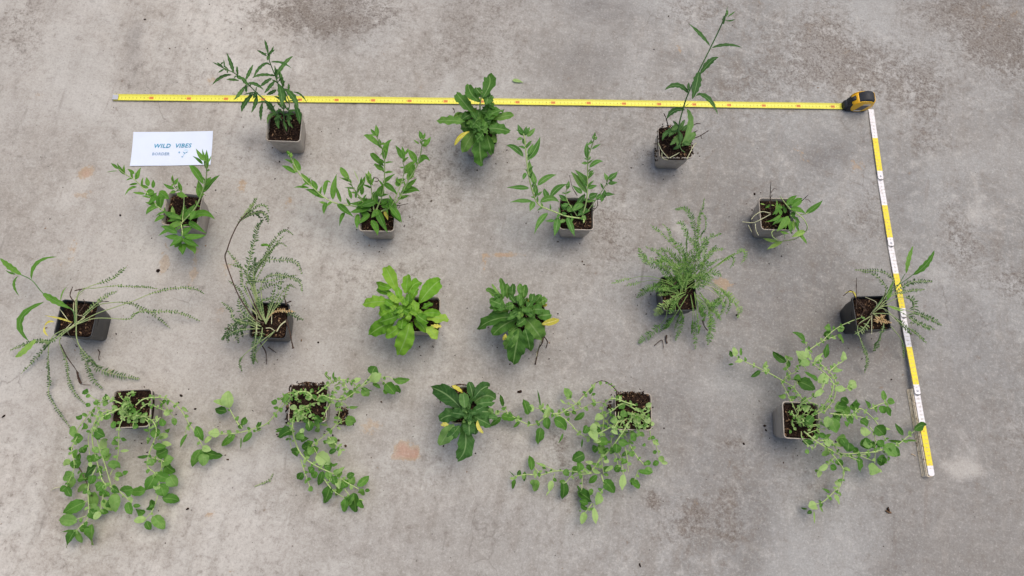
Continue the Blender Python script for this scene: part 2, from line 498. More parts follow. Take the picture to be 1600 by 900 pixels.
def build_plants(text):
    blocks = []
    for ln in text.strip().split('\n'):
        if ln.startswith('#'): blocks.append((ln[1:].split('|'), [])); continue
        if ln.strip(): blocks[-1][1].append(ln.split())
    # register all the pots first
    info = []
    for head, _ in blocks:
        x0, y0, x1, y1 = map(float, head[5].split(','))
        A = P(x0, y0, POT_H); B = P(x1, y1, POT_H)
        u = (B - A); u.z = 0; u.normalize()
        n = Vector((-u.y, u.x, 0))
        c = (A + B) / 2 + n * POT_A
        c.z = 0
        pots.append((c, u.to_2d(), n.to_2d()))
        info.append((c, u, n))
    protos = {}
    for idx, ((key, kind, rise, arch, pal, edge, label), lines) in enumerate(blocks):
        rise = float(rise); arch = float(arch)
        random.seed(100 + idx)
        c, u, n = info[idx]
        th = thing('potted_plant', c, label, 'potted plant', 'young perennials in small square pots')
        black = key in 'HILM'
        matp = POT_BLACK if black else POT_TAUPE
        if matp.name not in protos:
            o = pot_mesh().build('pot', matp, th)
            protos[matp.name] = o
            o.data.transform(Matrix.Translation(c))
        else:
            o = protos[matp.name].copy(); COL.objects.link(o); o.parent = th
        o.location = (0, 0, 0)
        o.rotation_euler = (0, 0, math.atan2(u.y, u.x))
        lvl, over, spill = POT_H - .007, 0, None
        if key == 'E': lvl, over, spill = POT_H - .002, .004, [(-.04, .0, POT_H - .004, .004, .02, 90, .003), (.042, 0, POT_H - .003, .004, .02, 110, .003), (.0, -.043, POT_H - .002, .025, .003, 60, .0025), (0, .044, POT_H, .02, .003, 60, .003), (-.044, -.02, .06, .003, .012, 30, .0025)]
        if key == 'O': lvl, over, spill = POT_H - .003, .004, [(-.043, .0, POT_H - .005, .004, .025, 170, .0035), (-.048, -.02, POT_H - .015, .004, .015, 60, .003), (0, .044, POT_H, .025, .003, 120, .003), (.065, -.02, .002, .009, .012, 160, .0035)]
        if key == 'P': lvl, over, spill = POT_H - .004, .003, [(-.04, .02, POT_H - .002, .003, .012, 60, .003), (-.005, .043, POT_H + .001, .022, .002, 130, .0028), (-.052, .015, .07, .004, .006, 30, .0028)]
        if key in 'HIM': lvl = POT_H - .010
        if key in 'BCJFG': lvl = POT_H - .012
        if key == 'N': over = .002
        make_soil(th, c, u, n, lvl, over, idx + 3, spill)
        fr = (0., 0., 1.)
        def X(a): return [(fr[0] + float(a[i]) / fr[2], fr[1] + float(a[i + 1]) / fr[2]) for i in range(0, len(a), 2)]
        stems = []; leaves = []; fronds = []; bz = .095
        for a in lines:
            col = ''
            if a[0] in ('l', 'd', 'p', 'y', 'b', 's'): col = a[0]; a = a[1:]
            if a[0] == 'F': fr = (float(a[1]), float(a[2]), float(a[3]))
            elif a[0] == 'B': bz = float(a[1])
            elif a[0] in 'STP':
                zs = [float(z) for z in a[2].split(',')]
                if key in 'NOPQ' and a[0] == 'S': zs = [z + .012 if z < .07 else z for z in zs]
                pts = X(a[3:])
                z = resolve(zs, len(pts))
                p3 = [PS(x, y, q) for (x, y), q in zip(pts, z)]
                sp = spline(p3, 6)
                px2 = spline([Vector((x, y, 0)) for x, y in pts], 6)
                stems.append(dict(t=a[0], r=float(a[1]) * .001, sp=sp, px=px2, col=col, lv=[]))
            elif a[0] == 'Y':
                fronds.append((float(a[1]) / fr[2] * 1.12, float(a[2]), [float(z) for z in a[3].split(',')], X(a[4:]), col))
            else:
                leaves.append((float(a[0]) / fr[2], X(a[1:]), col, bz))
        if key in 'NOPQ':      # short crowded shoots at the crown
            for _ in range({'N': 13, 'O': 7, 'P': 9, 'Q': 9}[key]):
                a0 = random.uniform(0, 6.28)
                b0 = c + Vector((random.uniform(-.014, .014), random.uniform(-.014, .014), .090))
                if key == 'N': b0 += n * -.012
                if key == 'P': b0 += n * -.008 + u * .006
                l0 = random.uniform(.018, .042)
                dv = Vector((math.cos(a0), math.sin(a0), 0)) * l0
                mid_ = b0 + dv * .6 + Vector((0, 0, random.uniform(.012, .035)))
                e0 = b0 + dv + Vector((0, 0, random.uniform(.006, .030)))
                stems.append(dict(t='S', r=.0009, sp=spline([b0, mid_, e0], 6), px=[], col='', lv=[]))
        loose = []
        for (wd, pts, col, bz_) in leaves:
            b = pts[0]
            best = (1e9, None, None)
            for s in stems:
                if s['t'] != 'S': continue
                for q, v in zip(s['px'], s['sp']):
                    d = math.hypot(q.x - b[0], q.y - b[1])
                    if d < best[0]: best = (d, s, v.z)
            if pal and best[0] < 9 and kind != 'obov' or (key == 'G' and best[0] < 9 and bz_ > .155): best[1]['lv'].append((wd, pts, col, best[2]))
            else: loose.append((wd, pts, col, best[2] if (best[0] < 16 and kind != 'obov') else bz_))
        def do_leaf(mb, L_):
            wd, pts, col, z0 = L_
            b = PS(*pts[0], z0 + (random.uniform(-.012, .018) if kind == 'obov' else 0) - (.0015 if kind == 'ovate' and col != 'p' else 0))
            ln = (P(*pts[-1], z0) - P(*pts[0], z0)).length
            jr = random.uniform(-.06, .06) if kind != 'obov' else random.uniform(-.1, .25)
            z1 = max(.002, z0 + ln * (rise + jr))
            if key in 'NOPQ' and z0 < .08: z1 = max(.004, z0 + ln * (random.uniform(-.1, .4) if col == 'p' else random.uniform(-.75, .1)))
            if kind == 'obov':
                z1 = max(.012, z0 + ln * (rise + random.uniform(-.1, .05)) - (ln - .03) * .45)
            t = PS(*pts[-1], z1)
            zm = (b.z + t.z) / 2 + ln * (arch + random.uniform(.0, .05))
            if len(pts) == 3: m = PS(*pts[1], zm)
            else:
                mx, my = (pts[0][0] + pts[1][0]) / 2, (pts[0][1] + pts[1][1]) / 2
                m = PS(mx, my, zm)
                m += Vector((-(t - b).y, (t - b).x, 0)) * random.uniform(-.07, .07)
            tone = {'': .42, 'l': .66, 'd': .20, 'p': .86, 'y': .5, 's': .35, 'b': .5}[col] + (random.uniform(-.26, .2) if kind == 'obov' else random.uniform(-.16, .16))
            if key in 'NOPQ' and col == '': tone = random.uniform(.18, .62)
            k = kind
            if kind == 'serr' and key in 'HILM' and wd * mpp(b) < .007: k = 'lance'
            roll = random.uniform(-1.0, 1.0) if kind == 'ovate' and col != 'p' else random.uniform(-.65, .65) if kind in ('ovate', 'obov') else random.uniform(-.4, .4) if kind != 'obov' else random.uniform(-.25, .25)
            leaf(mb, b, m, t, (.72 if col == 'y' else 1) * wd * mpp(b) * {'lance': 1.02 if key in 'CDF' else 1.08, 'serr': 1.0 if key in 'AE' else .82, 'ovate': random.uniform(.86, 1.08), 'obov': {'J': 1.12, 'K': 1.02, 'R': 1.18}.get(key, 1.25)}[kind], k, tone, 1.0 if k != 'ovate' else .6, roll)
        def sprout(mb, s):
            # small leaf pairs at the nodes between the big leaves
            if s['t'] != 'S' or (kind not in ('ovate', 'lance') and key != 'A') or key in 'F': return
            sp = s['sp']; acc = 0; nxt = random.uniform(.006, .016)
            for q0, q1 in zip(sp, sp[1:]):
                acc += (q1 - q0).length
                if acc < nxt: continue
                acc = 0; nxt = (random.uniform(.006, .013) if q1.z > .088 else random.uniform(.014, .030)) if kind == 'ovate' else random.uniform(.016, .034)
                d = (q1 - q0).normalized()
                sd_ = Vector((d.y, -d.x, 0))
                if sd_.length < .2: sd_ = Vector((random.uniform(-1, 1), random.uniform(-1, 1), 0))
                sd_.normalize()
                near = q1.z > .085
                for sg in random.choice(((-1, 1), (-1, 1), (1,), (-1,))):
                    ln = random.uniform(.006, .013) if kind == 'ovate' else random.uniform(.012, .026)
                    if kind == 'ovate' and near: ln *= .8
                    v = (sd_ * sg + d * random.uniform(.2, 1.1) + Vector((0, 0, random.uniform(-.1, .6)))).normalized() * ln
                    t = q1 + v
                    t.z = max(clear_z(t), t.z)
                    if key == 'A': ln *= 1.35
                    tone = random.choice((.35, .5, .62, .75)) + (.12 if near else 0) if kind == 'ovate' else random.uniform(.3, .6)
                    leaf(mb, q1, (q1 + t) / 2 + Vector((0, 0, ln * .12)), t, ln * (random.uniform(.55, .8) if kind == 'ovate' else random.uniform(.15, .2) if key == 'A' else random.uniform(.22, .32)), kind, tone, .7)
        gl = MB()
        if kind == 'obov':     # crowded young leaves of the crown, laid over the older ones
            cx = sum(l_[1][0][0] for l_ in loose) / len(loose); cy = sum(l_[1][0][1] for l_ in loose) / len(loose)
            for _ in range(22):
                a0 = random.uniform(0, 6.28); r0 = random.uniform(1, 9); l0 = random.uniform(9, 19)
                bx, by = cx + r0 * math.cos(a0), cy + r0 * math.sin(a0)
                a1 = a0 + random.uniform(-.5, .5)
                loose.append((l0 * random.uniform(.38, .55), [(bx, by), (bx + l0 * math.cos(a1), by + l0 * math.sin(a1))], random.choice(('', '', 'l')), random.uniform(.125, .155)))
        for L_ in loose:
            if L_[2] == 'y':
                gy = MB(); do_leaf(gy, L_); tag(gy.build('withered_leaf', YELLOW, th), 'yellow withered leaf')
            else: do_leaf(gl, L_)
        if gl.v: gl.build('foliage', PAL[pal], th)
        for s in stems:
            mb = MB()
            nm = {'S': 'stem', 'T': 'dry_twig', 'P': 'dry_stalk' if key != 'E' else 'root'}[s['t']]
            mt = {'S': STEM, 'T': TWIG, 'P': STEM_PALE}[s['t']]
            if s['col'] == 'b': mt = STEM_BROWN
            if s['t'] == 'S' and key in 'AEHM': mt = STEM_DARKG
            tube(mb, s['sp'], s['r'] * (1.2 if key in 'NOPQ' else 1.0), s['r'] * .7, 6, knobs=.35 if s['t'] == 'T' else .05)
            if s['t'] == 'T' and s['r'] >= .0014:
                for q in s['sp'][::2]:
                    crumb(mb, q, s['r'] * 1.2)
            so = mb.build(nm, mt, th)
            gl = MB()
            for L_ in s['lv']:
                if L_[2] == 'y':
                    gy = MB(); do_leaf(gy, L_); tag(gy.build('withered_leaf', YELLOW, so), 'yellow withered leaf')
                else: do_leaf(gl, L_)
            sprout(gl, s)
            if gl.v: gl.build('foliage', PAL[pal], so)
        more = []
        for (wd, f0, zs, pts, col) in fronds:
            if key in 'LI' and col != 'y' and len(fronds) > 4:
                for _ in range(1):
                    if key == 'I' and random.random() < .5: continue
                    a0 = random.uniform(-.28, .28); sc = random.uniform(.55, .95)
                    x0, y0 = pts[0]
                    more.append((wd * random.uniform(.7, 1), f0, [z * random.uniform(.8, 1.05) for z in zs],
                        [(x0 + ((x - x0) * math.cos(a0) - (y - y0) * math.sin(a0)) * sc, y0 + ((x - x0) * math.sin(a0) + (y - y0) * math.cos(a0)) * sc) for x, y in pts], col))
        for (wd, f0, zs, pts, col) in fronds + more:
            z = resolve(zs, len(pts))
            p3 = [PS(x, y, q) for (x, y), q in zip(pts, z)]
            mb = MB()
            tone = {'': .30, 'l': .66, 'd': .10, 'p': .5, 'y': .5}[col] + (.14 if key == 'L' else 0) + random.uniform(-.14, .14)
            frond(mb, p3, wd * mpp(p3[-1]), f0, tone, True, True, .0042 if key == 'L' else .0056)
            mb.build('frond', TAN if col == 'y' and key in 'IM' else FROND_FINE if key == 'L' else FROND, th)
    return info

PLANTS = '''
#A|serr|0.10|0.0|dark|415,220,468,222|tallest bushy dark green seedling with narrow toothed leaves, its tips lying over the tape
F 320 50 5
S 1.6 .09,.30 600 690 520 580 400 470 320 390 230 320 150 285 110 250
S 1.6 .09,.34 620 690 610 560 570 400 510 240 490 170
S 1.4 .09,.24 640 680 660 560 610 430 580 340
12 150 285 55 232
10 150 280 145 212
14 150 290 103 318
28 225 318 205 250 170 160
28 210 335 130 355 57 415
20 270 380 165 370
28 320 375 350 310 378 255
30 330 400 400 410 460 455
24 320 410 325 478
32 310 425 228 530
36 380 480 310 560 290 625
32 405 490 363 630
30 450 550 440 695
14 400 470 300 490
36 470 540 545 620
40 480 560 550 640
34 410 470 380 520
30 250 340 300 370
30 290 350 340 420
22 495 170 465 55
16 505 180 537 108
18 488 190 405 140
16 490 185 488 225
26 500 240 430 280 380 360
22 515 235 600 240 680 285
34 555 350 620 250 690 187
24 545 345 450 335 370 358
22 560 380 545 260
28 525 360 430 430
36 545 380 465 480
46 575 400 600 590
30 560 450 480 490
36 600 420 640 540
46 620 440 690 510 730 600
14 690 470 750 490 800 555
18 655 460 655 400
44 700 560 735 650 740 720
30 620 430 585 300
16 650 540 750 530
26 640 600 590 510
l 34 560 640 510 660 490 720
l 34 570 650 580 755
l 20 610 690 640 780
l 18 640 680 690 750
l 30 640 640 700 640
l 26 640 610 660 590
l 26 600 650 540 690
l 30 650 620 720 610
l 20 650 660 660 740
l 24 560 620 600 600
l 22 650 640 680 690
T 1 .09,.105 600 700 640 800 660 740
T 1 .09,.11 590 570 570 540 560 530
#B|lance|0.12|0.0|mid|251,351,307,356|green seedling of lance shaped leaves just below the white card, one tip touching the card
F 165 225 5
S 1.5 .09,.12,.19 600 620 480 540 400 480 330 390 240 290 160 240 95 190
S 1.8 .09,.27 600 610 700 500 760 360 790 230 775 130
S 1.3 .09,.20 600 600 610 400 545 340 525 290
S 1.4 .095,.10,.07 590 620 600 700 590 800
22 95 195 40 150
26 155 240 90 147
6 95 210 5 222
24 225 235 170 195
40 240 275 255 230 275 185
20 235 280 235 220
18 250 310 180 322
22 245 335 190 350 152 400
22 310 390 210 378
32 335 330 320 258
28 370 345 370 275
24 335 345 275 320
50 380 370 310 400
44 400 400 330 470
60 420 370 500 430
30 400 470 310 455
40 400 490 350 510 315 555
60 440 380 430 520
40 350 420 400 380
32 460 560 380 610
40 470 540 600 590
34 775 130 740 90 705 35
22 760 160 680 95
36 790 200 790 45
14 780 110 755 35
12 795 150 825 90
50 765 315 700 210 650 165
44 765 380 830 300 895 240
40 775 320 825 258
58 745 430 720 280
56 650 590 760 540 855 590
40 700 520 660 600
26 540 350 450 308
26 540 320 568 265
28 590 375 575 298
24 550 370 500 385
12 525 300 520 285
40 560 380 640 410
46 610 600 610 460
50 600 590 450 520
44 620 580 700 470
60 600 780 600 865
50 620 780 680 810 695 860
44 610 740 730 800
46 610 720 790 710
44 650 610 700 640 790 700
44 600 720 500 800
50 590 760 540 810
40 580 730 460 720
46 560 700 430 640
44 590 620 480 660
36 600 720 620 650
44 600 710 680 650
30 570 640 410 720
50 590 780 520 770
44 630 760 670 750
l 30 590 740 560 730
l 26 590 750 620 760
l 30 540 560 520 480
30 560 620 600 540
#C|lance|0.14|0.0|mid|561,361,615,362|wide green seedling in taupe pot with six upright shoots, one bending far left
F 440 190 5
S 1.8 .09,.12,.20 700 700 560 660 430 640 330 590 240 510 140 410 75 290 55 260
S 1.4 .09,.21 700 690 575 540 540 480 510 430
S 1.6 .09,.21 720 690 700 520 690 450
S 1.4 .09,.20 690 690 590 560 640 470
S 1.8 .09,.33 740 690 790 560 805 400 800 260 775 190 740 110
S 1.8 .09,.33 780 700 900 630 980 480 1060 340 1095 200 1095 130
S 1.4 .09,.24 800 700 870 640 955 410 945 300
l 20 65 270 45 225
l 22 75 280 75 240
20 75 330 75 270
44 145 385 90 280
34 110 405 50 365 0 345
l 20 120 400 80 330
44 230 500 150 400
44 270 540 230 450
20 215 520 95 515
44 330 600 250 550 185 530
22 350 640 290 625
34 350 630 330 725
34 335 575 350 480 385 480
46 400 610 430 410
28 465 630 425 500
50 440 640 490 690 570 750
34 490 710 470 750 450 820
46 530 460 480 390 460 355
16 535 470 450 435
20 520 450 550 480
16 575 520 490 515
26 545 605 515 510
20 580 600 580 535
l 36 690 490 655 400
l 36 690 490 675 380
l 28 695 490 700 400
20 690 495 720 430
32 625 575 625 480
36 590 540 655 420
p 6 605 470 560 370
34 745 110 735 25
26 740 105 695 55
14 745 110 665 103
44 770 195 690 125 640 110
30 770 190 765 135
48 805 305 815 200 860 140
46 800 350 720 270 700 245
44 800 380 720 325
12 740 325 715 345
34 790 480 885 410
46 800 480 890 560
60 770 590 790 490
34 1095 140 1075 70
22 1100 140 1120 85
38 1105 195 1165 118
14 1075 175 1030 140
50 1055 320 1020 260 980 215
48 1070 330 1110 280 1160 310
56 960 410 1000 350 1050 310
52 985 460 1045 330
46 940 540 1060 440
54 930 560 1010 530 1080 545
30 905 600 1000 575
40 945 290 890 185
34 950 300 940 190
20 960 260 990 205
14 955 360 920 355
50 910 510 920 470 970 450
16 900 470 905 430
B .10
56 740 680 780 770 830 870
50 700 770 750 890
60 730 640 740 540
44 720 650 590 590
46 700 640 530 640
60 700 660 530 710
40 690 720 600 800
40 600 720 590 840
60 740 620 620 660
50 840 650 900 720 940 790
30 850 700 930 790
50 780 660 860 640
50 680 740 610 700
50 760 690 700 750
40 880 660 830 600
44 820 640 870 700
50 660 640 580 680
44 780 640 840 600
y 40 800 700 830 770
T 1.2 .2,.21 715 450 730 438 755 448 750 468 725 465
T 1 .10,.11 820 640 910 655 990 640
T 1 .10,.10 900 660 925 655 915 680
#D|lance|0.14|0.0|veined|874,358.5,928,360|green seedling whose one long stem arches left over the floor and then stands up
F 790 190 5
S 2.2 .10,.10,.11,.12,.14,.19,.23,.25,.26 610 790 600 760 480 740 370 700 260 650 215 560 180 420 160 250 150 150 140 90
S 1.3 .09,.17 560 740 475 600 480 500
S 1.8 .09,.30 600 740 635 600 640 420 645 290 680 170 700 115
S 1.3 .09,.20 640 700 720 590 780 500 800 450
40 140 110 95 20
34 155 110 165 35
40 165 115 230 48
30 150 100 190 40
24 130 130 85 145
30 150 180 130 130
46 140 275 70 205 5 187
60 170 290 230 220 270 118
40 175 260 215 170
l 44 185 430 185 300
30 160 400 135 455
50 235 490 210 380
46 250 500 320 440 400 415
38 185 520 100 515 10 515
40 230 560 230 480
20 250 580 290 545
36 210 625 120 620 35 630
44 225 625 190 700
46 330 600 300 520
50 270 630 350 600 420 630
50 350 590 410 520 485 490
46 330 715 270 780 225 875
54 405 745 380 895
50 480 745 510 820 540 900
28 380 770 310 775
30 470 770 400 800
30 480 530 495 460
40 470 620 415 570
36 440 660 500 640
44 480 700 520 650
30 440 710 480 720
24 690 140 690 100
20 695 145 715 115
16 665 175 670 140
38 640 290 640 155
20 675 215 745 175
14 645 300 610 280
28 640 320 590 325
40 655 360 710 315 765 312
14 650 300 670 270
26 650 415 690 378
46 640 500 540 375
l 50 635 560 570 460 510 390
36 640 520 715 500
44 600 560 520 495
44 560 640 620 560
50 650 590 720 560
34 795 460 770 400
44 800 450 875 390
30 810 460 840 440
34 800 480 875 475
34 770 570 855 570
36 760 600 775 530
36 750 570 700 600
30 760 590 750 630
B .095
50 600 650 520 700
50 640 680 560 740
50 540 650 620 650
40 470 690 430 640
40 560 690 480 700
36 600 640 540 680
l 40 600 770 620 730
T 1 .095,.13 680 700 715 660 715 610 690 560
T 1 .095,.12 560 580 520 510 500 420
T 1 .095,.13 650 640 690 680 700 640
#E|serr|0.05|0.06|dark|1028.5,246,1084,247|single tall thin stem with a few toothed leaves crossing the tape, pot overflowing with soil
F 1010 5 6
S 2.0 .09,.46 320 1320 300 1180 350 970 400 830 490 640 600 420 700 210 750 90
26 740 130 760 60
30 720 200 740 110
6 745 130 770 20
14 760 130 835 75
14 740 160 790 165 835 145
40 595 400 500 290 395 190
34 610 420 750 390 895 415
60 500 670 600 550 675 510
80 490 640 470 760 430 900
56 400 850 290 770 170 815
28 395 820 400 740
56 465 850 580 900 670 1045
14 460 870 545 850
60 360 1000 260 1010 190 1090
l 60 380 990 410 1140 330 1320
20 400 1170 440 1060
4 350 970 410 930
B .10
l 50 320 1200 200 1210 150 1290
l 40 310 1200 320 1310
l 70 330 1340 420 1260 450 1200
l 40 270 1190 210 1250
l 50 290 1140 230 1190
l 30 290 1200 350 1130
l 30 320 1250 260 1280
S 1.5 .1,.1 310 1280 320 1360 360 1400
l 44 300 1230 220 1330
l 40 320 1230 290 1340
l 36 310 1180 360 1090
l 40 330 1200 400 1130
l 36 280 1220 200 1180
l 40 340 1300 420 1330
30 300 1160 250 1100
l 36 320 1330 250 1370
T 1.4 .10,.15 200 1140 185 1080 165 1035
T 1.4 .10,.12 440 1270 510 1240 580 1195
T 1.2 .11,.10 510 1245 520 1270
T 1.2 .10,.12 430 1150 470 1130 510 1130
T 1.2 .10,.11 440 1220 480 1190
T 1.2 .10,.09 110 1320 70 1318
P 1.3 .10,.10 110 1310 150 1390 210 1455
P 1.3 .10,.10 220 1450 310 1400
P 1.3 .10,.10 380 1460 440 1340 470 1310
P 1 .10,.09 145 1400 150 1450 200 1470
#F|lance|0.0|0.06|mid|1189,359,1243,360|small sparse seedling in taupe pot with a pale stem looping round its right side
F 1160 280 7.5
S 1.6 .11,.13,.10,.06,.03 540 340 640 400 720 470 760 560 730 620 620 700 500 720 420 745
S 1.2 .05,.07 430 720 360 680 345 620 380 595
S 1.6 .12,.15 560 350 500 280 440 200
S 1.4 .11,.12 640 420 720 410 780 390
S 1.3 .11,.08 560 420 620 480 650 590
P 1.3 .10,.09 330 400 230 380 150 420 105 470
P 1.3 .10,.08 330 410 200 480 120 510 0 500
P 1.1 .07,.04 150 520 160 600 190 660
P 1.1 .05,.03 70 540 110 620
P 1 .1,.1 560 400 590 360 580 460
p 64 735 610 650 640 575 680
p 50 470 730 370 780 285 825
p 40 420 730 320 715 240 690
70 520 310 570 240 640 190
84 570 320 650 260 700 230
p 14 570 300 650 210
60 560 350 660 360 745 410
66 740 400 850 330 940 250
B .11
34 460 400 380 470 260 500
80 540 430 480 530 400 610
40 500 450 400 520
50 560 480 570 640
p 36 600 480 600 610
30 640 440 650 590
50 640 600 710 690 760 760
30 440 610 550 640
30 480 640 500 700
40 390 420 400 240
40 440 380 440 280
30 330 300 265 340
p 14 340 300 380 310
p 16 210 285 270 300
50 460 420 420 320
44 500 400 470 300
50 570 440 620 360
36 450 440 350 540
30 520 470 500 590
34 590 430 680 520
30 470 340 400 300
p 20 560 460 540 560
30 520 340 600 250
34 430 350 350 420
28 620 500 680 640
T 1.2 .095,.18 330 400 325 200 335 30
T .8 .16,.17 335 160 370 110 405 120
T 1.2 .10,.15 590 320 700 250 770 185
T .8 .14,.13 740 240 770 240 800 270
T .9 .095,.12 400 300 330 240 350 180
#G|obov|0.02|0.10|clump|724,226,776,228|dark green leafy clump with a yellow curled leaf, standing in front of the tape
F 670 110 6
S 2.5 .09,.20 500 620 490 430 480 330 500 200
B .17
100 500 260 570 130 560 45
70 520 250 440 160
80 520 300 590 230
80 480 290 400 220 370 130
90 540 320 560 200
l 20 500 240 490 190
B .14
96 410 400 320 290 260 215
70 450 420 380 420 300 470
90 490 390 620 390
90 540 440 700 370
60 560 300 620 350
l 60 590 460 700 430 800 415
90 560 540 760 570
90 520 420 580 330
80 430 430 380 340
80 340 480 200 470 75 470
B .12
l 70 620 500 590 540
90 440 520 300 540
60 400 440 260 420
l 70 290 440 250 400
90 440 560 370 660 320 770
130 480 600 480 760 500 890
80 540 600 570 700 590 790
60 430 600 470 700
50 620 440 590 520
l 40 600 600 630 680
l 60 350 520 320 470
60 570 580 640 560
B .15
56 520 570 540 455
70 510 590 440 660
60 470 540 540 460
60 470 450 400 540
60 500 500 450 480
60 520 500 580 470
60 480 540 440 500
60 470 520 510 570
y 44 380 575 300 620 240 705
T 1.2 .1,.1 225 350 240 380 235 400
#H|serr|0.0|0.06|mid|82,524,143,529|black pot at the far left edge with long feathery fronds sprawling on all sides
F 0 390 5.294
S 1.5 .10,.12,.12,.10,.08 620 610 600 500 470 440 355 360 270 260 190 215 120 190
66 355 360 450 420 590 490
40 260 250 310 110 470 60
60 180 210 80 140 0 70
20 130 205 45 170
26 150 220 115 290 160 385
s 66 360 435 170 580 240 760
14 500 430 520 350 555 310
l 66 300 740 200 840 125 890
Y 50 .1 .1,.1,.02 630 620 500 700 420 760 280 760 90 830
y 26 600 605 500 570 365 545
y 30 450 600 400 600 360 650
y 34 370 640 370 680 400 715
P 1.1 .1,.1 630 620 610 440 690 350
F 30 530 6
Y 60 .35 .1,.1,.02,.01 534 -138 400 -60 290 20 200 130 20 320
Y 50 .3 .1,.1,.02,.01,.01 534 -138 310 -20 270 200 285 400 275 510 350 650 480 830
Y 50 .3 .1,.1,.02,.01,.01 534 -138 380 0 440 200 470 400 540 530 620 610
Y 66 .35 .1,.1,.02,.01 534 -138 540 0 610 180 690 370 780 465
Y 84 .3 .1,.1,.03,.01,.01 534 -138 550 30 650 170 740 270 860 320 990 350 1125 370
T 1.2 .05,.01 390 50 450 170 540 300 560 400 600 425 670 430
T 2.6 .015,.005 545 310 555 360 580 410
F 150 400 7.5
Y 70 .6 .1,.12,.1,.07 -232 802 -230 500 -100 370 100 300 210 250 350 130
Y 44 .55 .1,.12,.1,.04 -232 802 -200 420 0 375 250 350 430 360 580 360 720 385
Y 55 .55 .1,.1,.08,.03 -232 802 0 680 250 590 430 530 650 440 900 380 1080 370 1200 400 1260 440
Y 60 .45 .1,.1,.04,.01 -232 802 0 590 200 545 330 545 450 570 600 650 720 720 860 840
Y 64 .35 .1,.1,.05,.01 -232 802 0 730 330 740 400 730 500 650 700 650 900 650 1080 700 1210 760
l Y 80 .1 .1,.12 -150 690 0 560 120 470 240 415
F 0 390 5.294
T 1.4 .1,.12 620 440 580 380 600 310
T 1.4 .12,.11 620 340 660 330 710 320
T 1 .1,.1 640 540 700 450 690 410
T 1.2 .1,.1 800 440 850 430 900 430
P 1 .1,.09 590 610 500 700 470 740
P 1 .1,.1 560 580 500 500 470 480
P 1 .1,.1 640 600 700 560 640 540
P 1 .1,.04 620 610 560 680 640 780
#I|serr|0.0|0.06|mid|388,528,447,530|black pot with feathery fronds and one long bare brown stem arching over
F 0 0 1
b S 1.8 .09,.16,.24,.28 412 505 400 500 385 481 374 464 364 441 352 405 355 390 362 370 373 348 386 333
b S 1.5 .09,.14 410 500 398 475 386 448
F 330 300 6
l Y 60 .1 .26,.29 330 230 390 120 430 55
Y 46 .15 .26,.29,.28 280 270 380 180 450 130 510 130 540 190
d Y 70 .2 .26,.28,.26 290 260 400 200 480 190 520 230 535 290
l Y 46 .2 .26,.29 250 300 330 190 400 95
Y 46 .2 .26,.28 300 250 420 190 500 200 540 260
Y 50 .1 .25,.27 230 330 300 240 370 160
Y 90 .25 .09,.15,.22 480 1200 380 900 340 760 370 600 410 450 440 330 490 260
Y 55 .4 .09,.15,.20 490 1200 400 850 500 610 600 440 690 360 765 400
Y 50 .5 .09,.15,.18 500 1200 400 800 520 590 600 500 680 410
Y 70 .4 .09,.15,.16 500 1200 360 800 480 650 700 640 800 660 850 765
Y 34 .5 .09,.14,.15 480 1200 330 760 220 690 160 675
Y 60 .35 .09,.13,.17 470 1200 300 880 290 760 240 660 160 560
Y 50 .4 .09,.13,.13 500 1200 330 860 500 840 650 810 800 780
Y 90 .4 .09,.12,.16 480 1200 400 900 400 700 420 620
28 520 490 460 500
30 560 510 460 490
F 330 430 5.625
Y 60 .3 .09,.12 478 422 430 250 390 180 480 100 640 60
Y 60 .3 .09,.14 478 422 540 250 590 150 620 20
Y 30 .6 .09,.11 478 430 600 190 680 90 740 110
Y 50 .2 .09,.10,.07 440 450 300 420 200 380 170 300 90 240
Y 70 .2 .09,.10,.04 430 470 250 480 160 520 90 560
Y 70 .2 .09,.12 430 450 270 330 240 200
Y 70 .2 .09,.1,.04 420 470 280 420 210 460 240 590
Y 70 .2 .09,.1,.04 440 450 300 380 150 470 150 590
Y 60 .2 .09,.08,.02 400 400 390 560 370 700 370 780
p Y 30 .6 .1,.08,.02 560 490 400 610 290 700 250 770 270 845
Y 60 .2 .09,.12 480 400 440 300 420 180
Y 50 .2 .09,.12 480 400 520 260 560 90
Y 60 .4 .09,.1,.06 500 350 600 310 720 350 805 390
Y 70 .2 .09,.1 450 460 440 540 400 600
Y 60 .2 .09,.11 430 430 320 330 290 200
Y 60 .2 .09,.1,.08 420 440 330 420 220 420
y Y 45 .3 .09,.11,.1 490 390 560 320 640 310 730 320
T 2.2 .1,.06,.01 660 390 690 500 720 640
T 1.4 .09,.02,.005 430 590 480 680 485 780
T 1.2 .02,.005 500 630 570 680
T 1.2 .09,.06 140 460 180 490 210 510
T 1.6 .1,.12 660 260 640 180
T 1.6 .1,.11 670 240 700 230
P 1.3 .09,.1 300 390 350 385 430 405
P 1.8 .09,.1 660 400 610 440 575 495
P 1.2 .09,.1 480 465 520 465 560 490
P 1 .09,.05 430 500 290 520 200 575
P 1 .09,.1 360 300 400 350 400 520
P 1 .09,.1 600 200 540 300 530 430
T 1.2 .09,.1 360 250 400 330 410 370
#J|obov|0.0|0.12|bright|630,519,687,519|bright yellowish green leafy clump beside visible dark soil in its taupe pot
F 560 410 6
B .12
110 360 280 300 130 250 45
70 310 240 170 195
90 440 290 460 110
100 470 300 520 210 590 190
140 570 380 680 240 765 170
60 310 300 170 260
110 300 370 160 370 45 390
110 340 420 190 490
130 340 560 220 600 100 680
90 390 590 250 690
150 480 570 440 720 370 870
90 500 560 430 700
l 110 620 500 740 520 850 530
l 70 600 480 770 480
y 60 680 590 780 600
l 90 640 600 740 715
80 520 540 580 580 640 660
60 590 430 700 380
100 330 480 200 430
